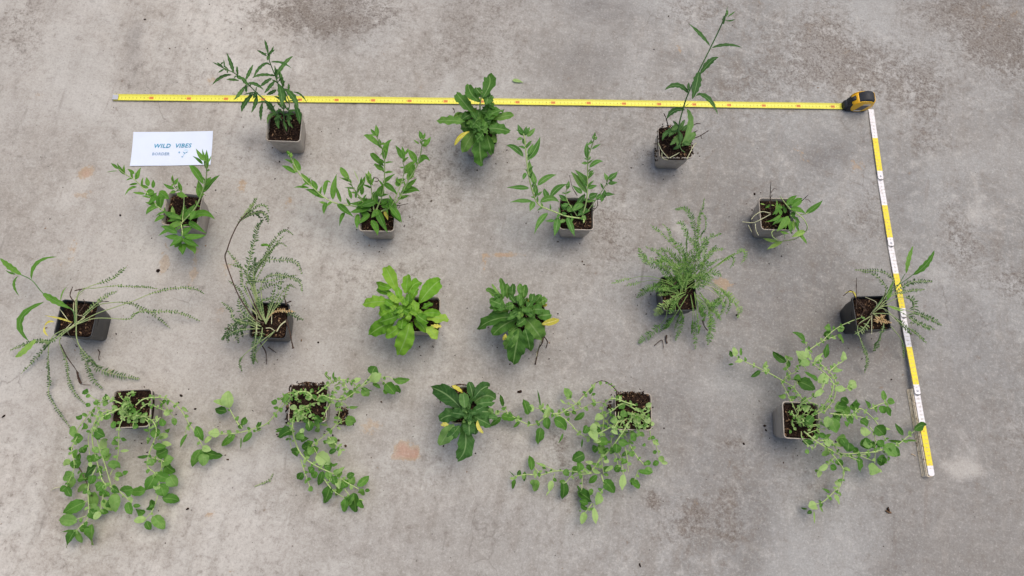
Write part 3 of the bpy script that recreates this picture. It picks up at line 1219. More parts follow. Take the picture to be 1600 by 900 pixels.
90 470 520 360 640
B .14
90 380 500 190 560
70 500 350 560 240
60 390 350 365 230
60 470 390 470 290
70 540 480 530 355
90 540 480 650 560
90 400 490 400 400
80 420 520 400 625
60 340 370 430 330
60 330 410 250 350
l 60 370 440 300 330
50 450 410 440 360
l 60 370 380 290 290
60 330 340 280 280
l 60 440 500 500 520
60 440 470 360 500
l 60 470 440 540 400
60 420 440 480 480
60 300 440 340 510
l 50 340 380 400 340
60 520 500 600 460
60 280 460 220 500
60 350 400 300 460
#K|obov|0.0|0.12|clump|795,525,853,525.5|dense dark green leafy clump with a bright yellow leaf sticking out on its right
F 740 430 6
B .13
80 280 250 115 130
60 280 220 250 25
70 320 220 320 75
70 360 210 370 80
l 30 230 170 170 80
110 300 290 150 230
90 310 320 150 300
60 440 190 430 80
80 470 220 480 90
70 440 250 400 190
80 540 270 560 175
70 570 260 630 180
90 590 280 690 220
100 540 320 650 320
B .115
90 330 330 240 350 160 385
130 400 390 180 420 40 510
130 410 410 280 470 180 560
170 490 400 570 500 640 600
110 600 380 730 370
y 90 640 460 720 440 800 415
y 40 650 290 690 270
y 40 500 260 530 210
110 420 500 350 610 290 680
170 430 500 400 660 370 830
110 480 500 510 600 530 710
100 410 480 340 560
y 50 300 550 280 610
B .14
80 490 410 400 470
70 470 360 420 330
80 440 330 500 300
90 360 330 430 360
90 480 350 560 300
80 380 280 300 300
60 400 260 340 180
60 250 240 200 180
70 500 300 540 240
l 40 520 260 510 320
p 14 340 260 390 320
p 14 430 270 430 180
p 12 500 380 510 340
T 1.8 .06,.01,.003 660 560 640 640 610 690 580 830
T 1.4 .05,.005 650 560 690 620 680 680
P 1 .03,.003 650 580 600 700 590 760
#L|serr|0.0|0.06|mid|1036,486,1090,485|dense spray of fine feathery fronds nearly hiding its black pot
F 1055 305 7.5
Y 80 .5 .1,.17,.21 60 1100 180 780 250 660 130 460 80 330 20 330
Y 100 .3 .1,.16,.22 60 1100 240 720 240 560 230 400 180 250 110 160 0 165
Y 60 .45 .1,.17,.23 60 1100 260 800 270 600 270 380 290 230 320 150 340 40
Y 40 .55 .1,.18,.19 60 1100 290 700 300 480 350 400 355 280 320 210 270 260 260 330
Y 80 .5 .1,.15,.17 60 1100 310 820 350 600 370 520 300 530
Y 80 .5 .1,.15,.17 60 1100 260 760 300 650 390 500 540 450
Y 70 .5 .1,.14 60 1100 330 800 430 650 480 590
Y 60 .65 .1,.14,.12 100 1120 440 870 600 740 720 680 800 640 820 720 770 800
p 30 480 840 600 740 700 680
Y 40 .5 .1,.13 60 1100 430 800 560 740
F 945 305 7.5
Y 60 .75 .1,.16,.17 885 1162 940 850 880 670 800 600 700 480 540 350
Y 60 .6 .1,.14,.12 885 1162 885 900 780 800 650 690 480 600
Y 110 .3 .1,.13,.11 885 1100 720 850 600 780 450 740 400 620
Y 100 .3 .1,.13 885 1100 830 800 750 650 620 650
Y 60 .5 .1,.13,.14 885 1100 880 700 780 520 740 400 680 340
Y 100 .3 .1,.12,.09 885 1100 800 820 700 760 560 800
Y 110 .2 .1,.12 885 1100 900 900 860 760 760 680
Y 100 .2 .1,.12 885 1100 960 900 1000 780
F 985 420 6.92
Y 50 .75 .1,.13,.08 540 277 440 160 290 100 150 80 0 105 -200 155
Y 60 .4 .1,.11,.06 540 277 400 240 160 235
Y 90 .2 .1,.11,.03 540 270 400 230 200 200 70 310
l Y 100 .4 .1,.12,.05 600 250 450 320 350 400 270 510
d Y 100 .6 .1,.1,.02,.01 600 270 420 370 380 530 270 660 150 750 90 800
Y 50 .5 .1,.1,.02 620 280 530 430 430 580 360 660
Y 70 .35 .1,.08,.01 500 300 510 400 560 480 550 600 490 770
Y 60 .5 .1,.08,.01 650 280 690 480 700 600 700 860
Y 60 .4 .1,.1,.02 690 250 710 400 740 600 740 700
Y 100 .4 .1,.1,.02 700 270 840 440 880 600 840 820
Y 80 .2 .1,.1,.04 730 280 850 360 980 550
Y 80 .4 .1,.1,.06 750 250 880 400 980 320
Y 90 .4 .1,.13,.05,.01 700 200 770 170 900 180 1060 290 1180 430 1160 530
Y 50 .5 .1,.11,.03 700 200 780 120 950 190 1080 340 1040 490
P 1.3 .12,.08 760 170 860 190 950 240
P 1 .1,.05 780 210 860 230 950 300
Y 100 .1 .11,.13 700 150 770 60 900 40 980 80
Y 80 .1 .1,.12 560 250 560 150 500 200 450 200
Y 90 .1 .1,.12 600 250 600 100 700 60 900 100
Y 90 .1 .1,.14 560 250 560 100 450 20 550 -60
Y 100 .1 .11,.14 600 200 640 50 760 -20 900 -60
Y 90 .1 .11,.14 560 200 500 50 600 -80 750 -120
Y 90 .1 .11,.14 560 200 620 60 640 -120 740 -220
Y 90 .1 .1,.12 500 200 420 100 330 20
Y 80 .1 .1,.12 480 240 380 200 300 240
Y 90 .2 .1,.1,.05 560 300 480 380 420 480
Y 90 .2 .1,.12 640 200 740 200 840 140
Y 90 .2 .1,.1,.05 700 300 780 420 800 560
p 14 770 80 740 120 620 260
p 12 730 50 760 80
p 12 600 250 480 300 360 400
y 16 560 60 600 130
y 16 430 130 380 120
T 1.6 .05,.01 780 560 800 620 830 660
T 2 .005,.004 390 720 385 770 395 800
T .9 .005,.004 260 830 340 770 360 860
T 2 .1,.11 440 100 500 130 480 160
T 2 .1,.11 380 170 430 190 470 180
#M|serr|0.0|0.08|mid|1339,517,1394,515.5|black pot beside the folding ruler with feathery leaves reaching across the ruler
F 1300 370 5
S 1.3 .1,.16 310 600 440 430 560 350 640 290
S 1.2 .1,.15 310 600 440 450 510 390 570 290
s 60 630 300 740 210 800 105
40 580 285 600 170 635 70
s 44 430 500 450 430 480 340
Y 44 .4 .1,.14,.12 310 600 430 450 480 340 380 270 180 260
Y 50 .4 .1,.13,.12 310 600 420 430 390 350 320 290 230 270
Y 60 .4 .1,.12,.09 310 600 440 480 540 400 640 350 780 350
Y 44 .4 .1,.12,.08 310 600 440 480 560 430 720 410
Y 90 .5 .1,.12,.07 310 600 420 520 560 470 640 520 620 690
Y 64 .5 .1,.11,.05 310 600 420 540 600 580 740 630 860 690
Y 56 .5 .1,.11,.05 310 600 420 540 560 600 680 680 800 720
Y 60 .4 .1,.11,.05 310 600 420 600 480 620 560 700 620 760
Y 40 .6 .1,.1,.03 310 600 400 560 520 660 640 740 740 830
Y 80 .3 .1,.08,.01 320 600 400 660 390 740 360 810 330 890
Y 44 .4 .1,.08,.01 300 620 200 700 240 850 275 960 255 1060
Y 30 .5 .1,.04,.01 460 700 540 800 560 880 560 950
l Y 70 .2 .1,.06 300 640 240 720 180 760
y Y 50 .1 .1,.1 420 610 340 650 460 670
y Y 40 .1 .1,.1 380 600 400 650 330 660
T 1.4 .1,.12,.1 270 580 190 490 150 420 90 460
y 24 190 480 160 430 100 440
T 1.2 .1,.15 190 560 190 440 190 320
T 1.2 .1,.12 300 610 380 530 420 440
P 1 .1,.1 310 610 310 700 310 760
P 1 .1,.1 330 580 400 540 540 560
P 1 .1,.1 300 610 350 520 260 470
P 1 .1,.04 400 560 480 640 540 680
T 1 .1,.1 200 690 280 640 330 600
T 1 .1,.11 220 620 260 560 200 480
p 24 440 540 560 580
#N|ovate|-0.08|0.10|mint|171,670,234,667|trailing round leaved seedling at lower left spilling forward in two long leafy strands
F 80 590 5
S 1.3 .1,.1,.05,.03 620 250 520 190 420 175 300 280 210 400 205 460
S 1.6 .1,.11,.06,.03,.03,.03 560 240 400 280 330 380 325 520 370 700 410 820 520 880 610 960
S 1.6 .1,.11,.06,.04,.03 560 230 380 330 360 480 420 680 470 850
S 1.4 .1,.09,.04,.02 560 320 530 400 520 620 460 760
S 1.4 .1,.1,.07,.04,.03 660 215 730 165 860 155 930 180 1010 250 1070 350 1130 440 1180 530
S 1.2 .1,.1,.08 700 240 750 205 800 220 890 260
S 1.2 .1,.09,.04 640 290 740 330 770 390 750 480
S 1.3 .1,.08,.04,.02,.02 720 300 800 350 820 440 770 580 750 690 810 750 850 850 840 900 790 1040 740 1100
S 1.0 .09,.08 780 330 820 325 860 310
S 1.2 .04,.03,.02 205 460 160 560 180 700 120 850
S 1.2 .03,.02 410 850 400 970 385 1040
S 1.2 .04,.02,.02 350 700 290 850 290 1080 220 1170 190 1210
S 1.0 .07,.03 330 380 290 470 300 600
S 1.0 .09,.06 340 420 370 260 440 250
S 1.0 .09,.06 380 180 330 160 290 120
S 1.0 .08,.03 340 230 280 370
S 1.0 .08,.04 840 170 900 230 960 315
S 1.0 .04,.02 1070 350 1045 440
S 1.0 .03,.02 860 600 850 740 730 840
S 1.0 .04,.03 770 620 870 650 900 690
S 1.0 .03,.02 360 470 410 500
S 1.0 .03,.02 820 440 870 500
S 1.0 .02,.02 290 960 240 980
S 1.0 .02,.02 280 1080 190 1110
b S 1.4 .01,.01 200 680 250 760 320 930
P 1 .02,.005 130 850 40 860 0 880
50 290 120 245 110
60 430 190 420 130
40 300 200 280 230
60 470 300 400 320
44 490 340 480 400
56 640 370 680 390
50 540 260 620 215
60 560 300 600 250
l 50 640 300 700 250
l 40 700 320 750 270
l 44 620 330 590 350
30 550 270 520 290
l 50 700 320 730 350
40 600 240 560 190
44 660 270 620 230
l 44 680 330 640 340
l 44 590 300 530 250
40 580 280 640 250
l 30 520 240 470 220
l 30 760 150 790 140
50 370 200 330 190
56 400 190 450 200
70 290 380 240 410
90 200 420 140 430
60 240 320 200 300
80 340 410 420 460
p 90 400 480 440 560
60 480 490 520 530
80 170 480 250 470
60 240 540 260 590
80 200 560 200 640
l 50 150 640 100 690
80 180 640 200 710
60 220 590 230 650
30 150 540 160 570
50 330 540 370 590
70 400 560 450 610
60 280 640 330 620
p 30 300 660 310 700
d 90 360 690 290 740 280 800
80 370 700 400 750
80 440 680 500 680 540 710
50 500 750 560 770
40 560 750 600 730
p 40 520 780 500 800
80 330 760 300 830
60 290 830 210 895
80 180 750 90 780
l 60 160 770 150 860
60 120 850 75 890
60 120 850 160 930
80 210 790 300 790
110 270 970 180 1010 95 1060
95 200 1130 130 1110 60 1120
20 200 1200 70 1210
80 190 1190 120 1330
60 200 1200 240 1290
80 220 1170 320 1210
110 320 1140 330 1310
100 350 1060 300 1000
90 340 890 340 1020
p 60 385 1050 335 1110
90 300 1030 370 1100
70 440 960 490 1010
90 490 900 500 1050
60 470 860 530 900
l 60 400 950 480 1040
50 380 1040 450 1050
90 430 880 400 930
p 60 610 960 640 950
70 600 970 630 1070
40 640 1000 700 1000
80 733 1057 662 1021
95 740 880 620 890
95 640 870 540 880
80 410 820 350 880
70 360 600 330 660
70 420 650 460 590
70 340 460 390 440
80 800 470 840 400
p 70 880 430 870 480
70 795 540 900 540
100 820 600 910 560
p 50 860 520 940 525
d 30 760 610 670 620
70 760 640 790 690
90 870 660 960 630
d 110 890 680 970 740
90 820 750 930 790
110 930 760 980 850
110 850 830 880 930
90 810 760 740 880
p 50 830 840 820 880
90 867 941 1005 963
80 796 1083 885 1182
d 100 790 1035 775 960
p 64 742 1101 645 1118
50 746 1119 778 1190
60 900 430 930 400
60 880 380 860 320
20 780 470 750 520
20 750 470 760 520
p 20 810 350 850 310
20 820 390 830 340
p 64 890 255 930 290
48 960 315 965 375
30 1065 440 1010 550
64 1130 380 1185 495
p 60 1180 540 1250 570
80 1170 560 1105 695
90 1190 590 1180 690
80 1200 580 1340 610
60 1170 560 1230 630
p 30 1020 230 1070 270
30 545 480 590 490
p 24 540 575 610 570
#O|ovate|-0.08|0.10|mint|449,660,510,660|trailing round leaved seedling with soil heaped over its rim, stems running left, right and forward
F 320 570 5.625
S 1.6 .1,.12,.06,.02,.02 967 309 900 240 800 250 740 310 640 410 540 520 400 570 280 600 130 610
S 1.2 .1,.12,.08 960 300 850 240 760 240 640 320
S 1.4 .03,.03 300 530 240 430 215 380
S 1 .02,.02 330 560 300 510
S 1 .02,.02 500 565 440 590
S 1 .05,.06 700 280 640 400
S 1.2 .1,.05 860 400 760 480 700 540
S 1 .1,.06 780 560 700 575
F 0 0 1
S 1.8 .1,.06,.04,.03,.02 492 630 467 641 457 664 462 692 474 714 496 729 520 740 542 754 560 764
S 1 .05,.03 457 664 452 682 455 700
F 480 560 6.43
S 1.5 .1,.12,.09,.05,.04 90 420 150 370 250 405 350 410 410 385 520 310 620 240 700 200
S 1.5 .1,.13,.08,.05 100 350 250 240 350 215 430 230 520 285 600 220 640 170
S 1.4 .1,.12,.08,.03,.03 280 270 340 250 390 290 350 400 320 560 290 660 180 770 60 860
S 1.2 .1,.09,.03 200 380 240 430 170 580 210 690
S 1 .12,.1 280 270 270 350 250 430
S 1 .04,.03 740 215 800 260
S 1 .04,.04 740 190 820 185 870 220
S 1 .03,.03 290 660 380 625
S 1 .12,.14 260 250 220 200 170 150
S 1 .12,.14 265 250 270 190
S 1 .03,.03 350 440 420 490
F 430 650 5
S 1.2 .03,.03 410 160 510 255
S 1.2 .03,.02 200 340 230 440 270 550
S 1.2 .03,.02 380 490 450 580 540 640
S 1 .02,.02 540 570 580 620
S 1.2 .03,.03 285 215 330 300
F 320 570 5.625
p 120 215 380 200 300 205 230
p 60 190 350 75 320
d 70 195 410 140 400 90 390
40 300 560 320 520
60 330 530 360 460
p 84 130 610 30 600
p 50 60 630 0 690
60 270 615 150 715
50 410 590 330 680
d 18 320 640 315 740
60 460 540 500 500
30 500 565 440 590
d 54 632 340 585 320
60 730 250 680 330
p 50 940 290 885 285
p 50 810 370 745 370
p 84 860 440 810 480
30 700 570 620 570
24 620 590 700 560
F 480 560 6.43
110 650 160 690 80
p 104 640 235 745 155
84 870 220 1030 210
84 880 270 930 350
120 790 250 880 360
60 780 310 800 360
44 540 300 650 330
80 560 300 620 380
p 60 470 240 540 200
d 50 660 250 740 300
76 470 350 410 370
40 420 490 515 485
120 380 620 490 640
p 24 300 690 340 715
50 240 340 270 340
50 300 280 320 320
24 265 210 270 130
24 240 210 170 150
60 330 440 280 490
l 60 130 400 200 420
l 50 160 370 230 440
50 100 410 160 440
p 60 30 390 -20 400
50 60 340 50 300
40 100 400 40 360
20 110 320 120 280
F 430 650 5
d 104 130 110 30 170
90 190 280 130 280
70 300 20 370 40
70 290 40 260 120
60 330 40 330 110
p 120 325 300 425 380
60 240 240 300 200
80 250 280 300 260
90 410 170 470 250
p 40 470 190 390 200
p 30 510 260 490 315
p 16 510 260 550 265
p 40 455 460 545 395
p 56 490 490 500 570
60 640 550 735 470
50 560 480 620 450
80 600 470 610 540
64 370 430 340 540
94 430 540 380 680
60 450 470 470 540
60 520 540 470 620
60 300 400 260 440
80 310 430 290 480
60 215 440 180 495
l 44 270 550 290 590
64 550 640 540 750
120 610 600 630 750
80 600 620 570 700
60 660 570 690 620
60 650 660 690 720
p 20 640 655 690 660
d 30 700 580 740 580
p 20 430 480 440 520
60 160 180 220 150
70 220 130 160 170
p 40 200 100 220 130
70 200 200 260 170
80 280 220 210 250
70 340 250 280 270
80 280 300 220 290
80 380 400 450 390
80 470 470 520 430
60 400 430 450 500
80 520 500 560 560
p 60 200 20 170 10
50 230 0 250 60
p 14 260 20 270 90
40 350 100 310 120
50 400 190 380 220
d 40 420 290 480 260
24 440 390 490 370
#P|ovate|-0.08|0.10|mint|960,671.6,1021,673|trailing round leaved seedling hanging left from its pot, one runner touching a dark leafy clump
F 0 0 1
b S 1.2 .1,.12,.08,.05,.04 973 625 963 610 950 598 940 595 931 598
S 1.4 .05,.04,.04 931 598 918 612 901 630 882 642 874 646 862 646
S 1.6 .1,.07,.04,.04,.04 975 655 940 675 920 684 910 680 900 672 891 662 877 651 862 646
S 1.4 .04,.02,.02 856 649 848 655 838 662 829 664 816 659 794 647 777 641
S 1.2 .02,.03 794 647 787 635
S 1 .04,.02 974 741 970 715 960 700
S 1 .03,.02 997 735 990 755
F 900 590 6
S 1.8 .1,.09,.05,.03 550 330 440 510 330 660 240 760 150 860
S 1.6 .1,.12,.08,.05 560 260 490 240 340 195 260 260 250 340 260 400 240 550
S 1.4 .1,.11,.09 560 300 440 245 340 310 270 350
S 1.2 .1,.05 540 370 460 460 465 540 490 590
S 1.2 .09,.04 500 440 510 580 490 700
S 1.4 .04,.03 495 620 570 740 645 825
S 1.2 .1,.05 480 380 420 440 430 560
S 1.3 .09,.04,.03 400 400 350 500 330 640 380 760 400 880
S 1.3 .05,.03 460 650 480 760 490 880
S 1.4 .06,.03,.02 220 560 230 620 235 740 260 900
S 1.2 .09,.04,.03 690 430 700 560 740 610 780 730
S 1 .1,.1 560 280 610 310 660 270
S 1 .1,.1 560 300 640 330 700 300
S 1 .1,.1 540 340 600 390 640 420
S 1 .1,.1 400 320 400 380 460 390
S 1 .1,.09 530 440 590 460 640 430
S 1 .06,.05 300 450 300 390 350 340
S 1 .06,.05 240 230 160 230 150 160
F 790 590 6.92
S 1.2 .04,.03 740 300 640 280
S 1.2 .04,.03 820 340 700 225
S 1 .03,.03 430 350 310 325
S 1.2 .03,.03 430 360 375 310
S 1 .03,.03 500 390 580 380 640 360
S 1 .03,.03 660 380 830 330 940 270
F 790 690 6.427
S 1.4 .04,.03,.02 870 320 760 330 690 350
S 1.6 .03,.02,.02 870 310 680 300 500 295 350 335 210 330 90 350
S 1.2 .02,.02 690 310 600 415
S 1.2 .03,.02 770 340 765 485
S 1.4 .05,.03 960 150 880 280
S 1.6 .03,.02 960 330 990 450 950 510
S 1.2 .02,.02 870 620 800 710
S 1.2 .02,.02 885 620 888 670
S 1 .02,.02 290 260 350 330 335 370
S 1 .02,.02 495 320 470 390
S 1 .02,.02 500 290 410 250
F 670 590 6.43
d 46 745 290 715 170
p 50 700 330 665 370
d 70 730 400 620 490
d 120 730 380 885 400
36 910 430 935 400
40 910 440 850 500
F 790 590 6.92
p 84 310 325 240 335
d 100 250 400 190 230
d 26 375 310 340 125
d 134 380 540 350 725
p 70 480 320 430 460
p 50 440 300 470 310
90 450 430 460 560
120 520 450 600 490 650 570
30 620 600 570 710
p 24 640 280 590 235
104 700 220 640 110
d 60 850 375 740 460
60 640 370 690 410
d 60 400 340 430 400
50 940 100 910 180
p 20 930 130 970 80
d 90 880 520 840 600
d 20 830 660 820 760
F 900 590 6
p 58 655 270 710 245
p 24 660 330 700 300
p 90 545 380 605 430
p 70 640 410 705 400
p 40 700 430 735 440
l 40 600 510 570 560
l 50 600 510 640 550
30 560 240 570 270
l 80 480 330 410 350
60 460 250 400 290
p 84 250 350 180 400
p 30 170 410 230 470
p 60 390 400 320 410
60 400 400 460 400
p 44 330 490 395 530
p 104 200 480 130 490
p 104 130 480 190 600
p 50 240 580 160 600
90 240 500 100 480
90 300 600 210 620
80 210 630 270 720
80 400 590 490 620
80 380 620 380 710
90 520 520 550 600
p 40 720 590 780 630
p 60 780 740 820 790
60 770 780 720 820
p 40 800 790 860 805
50 500 700 430 740
60 480 770 420 810
50 700 790 650 810
74 640 870 720 880
70 350 640 330 720
60 510 690 540 740
80 200 650 160 690
p 50 260 770 310 790
p 40 350 830 270 880
p 30 180 880 230 890
40 650 620 620 640
40 720 690 760 700
l 30 500 320 470 360
l 30 540 300 600 290
l 40 560 340 620 380
F 790 690 6.427
d 68 260 290 240 140
p 36 410 250 295 210
d 30 370 255 410 275
d 44 120 340 145 285
45 190 300 185 400
d 12 90 350 35 295
p 36 90 370 40 370
56 90 380 70 475
90 310 380 290 500
60 280 380 270 450
p 66 465 390 440 500
p 16 440 500 410 545
d 118 580 400 570 580
50 600 405 540 400
d 114 790 130 670 190
104 740 200 735 310
70 720 250 690 310
p 40 880 210 800 200
60 820 230 860 290
70 920 340 840 420
p 40 930 310 870 280
d 134 770 490 740 510
d 134 720 500 860 600
60 860 470 850 540
70 830 620 740 590
60 820 680 750 630
p 68 800 710 765 830
p 88 945 510 905 640
p 78 890 665 910 830
30 760 690 735 700
80 640 320 570 310
d 130 985 386 1093 514
p 90 1190 330 1170 490
80 1250 400 1300 390
70 1270 380 1345 470
60 1330 290 1480 310
70 1100 300 1160 250
60 980 300 1040 250
70 960 120 1030 60
#Q|ovate|0.0|0.08|mint|1226,685,1281,688|wide tangled round leaved seedling with one leaf resting on the end of the folding ruler
F 1140 500 5
S 1.5 .1,.14,.16,.15 530 740 560 650 650 595 720 540 760 440
S 1.5 .1,.14,.16,.13 650 740 760 640 810 520 770 440 640 330
S 1.5 .1,.13,.15,.12 740 720 820 600 820 460 740 370 700 330 710 290
S 1.5 .1,.08,.04,.04 570 620 500 530 465 505 300 410 100 315 50 285
S 1.2 .1,.06 525 730 460 590 400 475
S 1.3 .1,.07,.06,.06 530 500 520 470 470 460 435 450 470 425 520 400 555 310
S 1.1 .06,.07 480 420 440 360 470 280
S 1.4 .10,.07,.05 590 260 620 235 720 170 840 120
S 1.2 .07,.09 720 170 800 90 900 30 1030 -20
S 1.4 .12,.12 780 400 840 350 890 320
S 1 .06,.05 600 200 590 170
S 1 .1,.12 600 390 560 340 530 370
S 1 .1,.09 250 400 290 400 280 370
S 1 .1,.06 510 480 515 580 560 640
S 1 .1,.11 520 700 580 640 680 660 700 700
S 1 .1,.11 560 760 600 700 560 690
S 1 .1,.12 540 780 620 760 740 710
S 1 .1,.1 560 800 650 830 740 800
p 90 600 300 520 240
p 36 610 300 600 215
p 60 630 330 550 350
p 60 640 300 610 290
p 30 660 330 730 260
p 18 730 260 755 215
50 750 300 770 185
d 44 590 170 550 120 490 95
d 64 440 330 335 245
30 460 370 450 310
80 790 110 730 120
70 790 70 740 60
70 850 110 890 180
50 850 90 880 50
p 60 880 320 890 245
p 36 800 400 885 390
40 800 380 790 350
p 84 760 430 690 490
d 60 690 470 580 400
d 100 530 480 665 545
60 560 460 500 460
p 50 730 550 660 600
d 40 480 540 450 530
l 50 440 590 380 590
d 40 240 395 165 445
p 30 260 380 290 320
p 45 50 285 30 210
d 30 20 290 0 240
24 90 280 90 215
p 30 100 320 40 330
d 20 30 345 -10 350
p 44 820 540 890 540
60 560 690 610 680
30 500 620 500 590
30 560 640 600 600
l 30 480 800 500 850
l 30 540 800 560 840
l 30 600 800 610 820
l 24 500 840 520 860
24 480 860 470 890
F 1220 560 5
S 1.5 .12,.1,.05,.04 380 430 480 440 560 440 600 400 640 400 740 490 800 600 830 650
S 1.2 .1,.06 380 430 580 450 700 480
S 1.2 .05,.03 690 530 735 610 735 820
S 1.2 .04,.03 740 640 790 720 850 775
S 1.6 .1,.08,.04,.04 180 570 280 650 380 710 480 760 600 760 690 740
S 1.6 .09,.05,.04 300 640 390 650 470 740 600 740 760 730
S 1.2 .12,.1 430 250 540 230
S 1.1 .05,.04 690 390 770 395
S 1.1 .05,.05 700 395 770 360 830 340
S 1 .09,.06 430 760 380 820 310 880
S 1 .05,.04 540 770 620 800
S 1 .07,.05 620 760 720 800
S 1 .1,.1 160 570 170 630 250 700 280 670
S 1 .1,.1 240 480 330 480
S 1 .1,.1 250 520 340 510
S 1 .1,.1 200 590 280 560 380 540
S 1 .1,.1 240 440 300 400 360 380
p 80 530 215 590 195
p 50 430 245 500 230
60 470 310 530 350
70 580 380 590 320
60 690 390 660 320
50 810 330 800 250
60 830 330 890 345
60 790 370 810 430
40 830 370 860 450
p 84 660 540 660 610
70 620 480 680 530
p 70 380 460 360 540
100 420 380 490 400
90 400 460 440 580
80 440 360 520 380
60 520 440 560 510
50 500 490 520 540
70 560 350 600 400
p 24 780 540 860 555
d 100 740 530 810 600
110 800 680 910 760
90 700 660 620 680
80 640 680 710 650
80 760 780 830 800
d 84 610 770 625 890
p 94 730 820 700 910
p 24 760 860 790 890
110 430 640 510 640
d 90 470 620 520 720
d 80 530 660 520 730
p 80 370 620 380 690
p 30 410 670 480 690
60 340 720 360 760
60 250 450 190 500
p 70 190 370 215 410
60 440 790 480 840
60 170 640 260 670
40 220 720 190 740
50 300 590 350 620
50 260 610 300 600
p 40 200 520 220 500
l 40 330 620 390 590
50 560 700 600 740
70 420 420 470 470
70 460 460 400 500
80 480 380 540 430
60 760 640 800 690
d 60 700 690 740 660
F 1240 660 5.625
S 1.5 .07,.04,.02,.02 290 230 380 330 440 420 430 500 400 560 270 690 190 720
S 1.1 .05,.03 340 310 290 370 220 440
S 1 .02,.02 400 570 385 650
p 16 180 780 185 890
p 60 300 380 220 420
p 40 230 420 215 485
30 210 430 185 420
60 320 380 370 420
p 30 440 400 500 430
p 80 410 520 360 530
d 30 320 620 250 580
p 50 360 630 400 720
p 94 200 720 130 740
d 40 160 780 120 800
p 20 230 730 260 790
d 20 120 760 60 750
70 780 300 760 380
F 1340 590 5.294
S 1.3 .04,.035,.03 100 620 300 570 400 500 470 440
80 470 435 515 400 565 395
d 50 380 480 310 375
24 400 520 490 525
d 30 370 530 250 520
90 230 580 355 640
#R|obov|0.0|0.10|clumpd|703,662,764,663|dark green leafy clump with a tan dried leaf and one large leaf pointing down
F 670 590 6.43
B .12
150 340 330 190 180 30 100
130 340 400 210 380 110 430
150 340 440 370 680 290 830
l 120 250 470 190 560 110 680
l 90 310 480 190 620
y 50 200 470 120 470
130 440 350 640 350
110 450 400 620 480
l 60 600 380 640 310
l 60 600 400 690 410
100 430 430 460 570
84 440 220 400 45
110 460 200 540 110 610 90
130 460 250 570 180 670 220
90 480 270 660 250
90 400 300 380 200
B .15
90 360 310 345 150
80 360 370 220 350
110 400 410 405 580
70 430 340 550 290
50 430 230 460 190
p 22 340 375 350 385
p 22 370 350 380 340
p 22 410 360 430 370
p 24 400 400 410 420
60 400 370 440 330
60 390 380 350 330
50 390 380 360 420
50 390 380 430 400
p 20 430 370 440 380
y 46 490 430 500 500 550 560
y 50 340 150 290 110 230 80
T 2 .1,.1 230 90 300 70 370 75
'''

# ------------------------------------------------------------------ concrete floor
UX, UY = None, None
def wdir():
    a = P(760, 450); b = P(840, 450); u = (b - a); u.normalize(); return u.to_2d(), Vector((-u.y, u.x))
UX, UY = wdir()
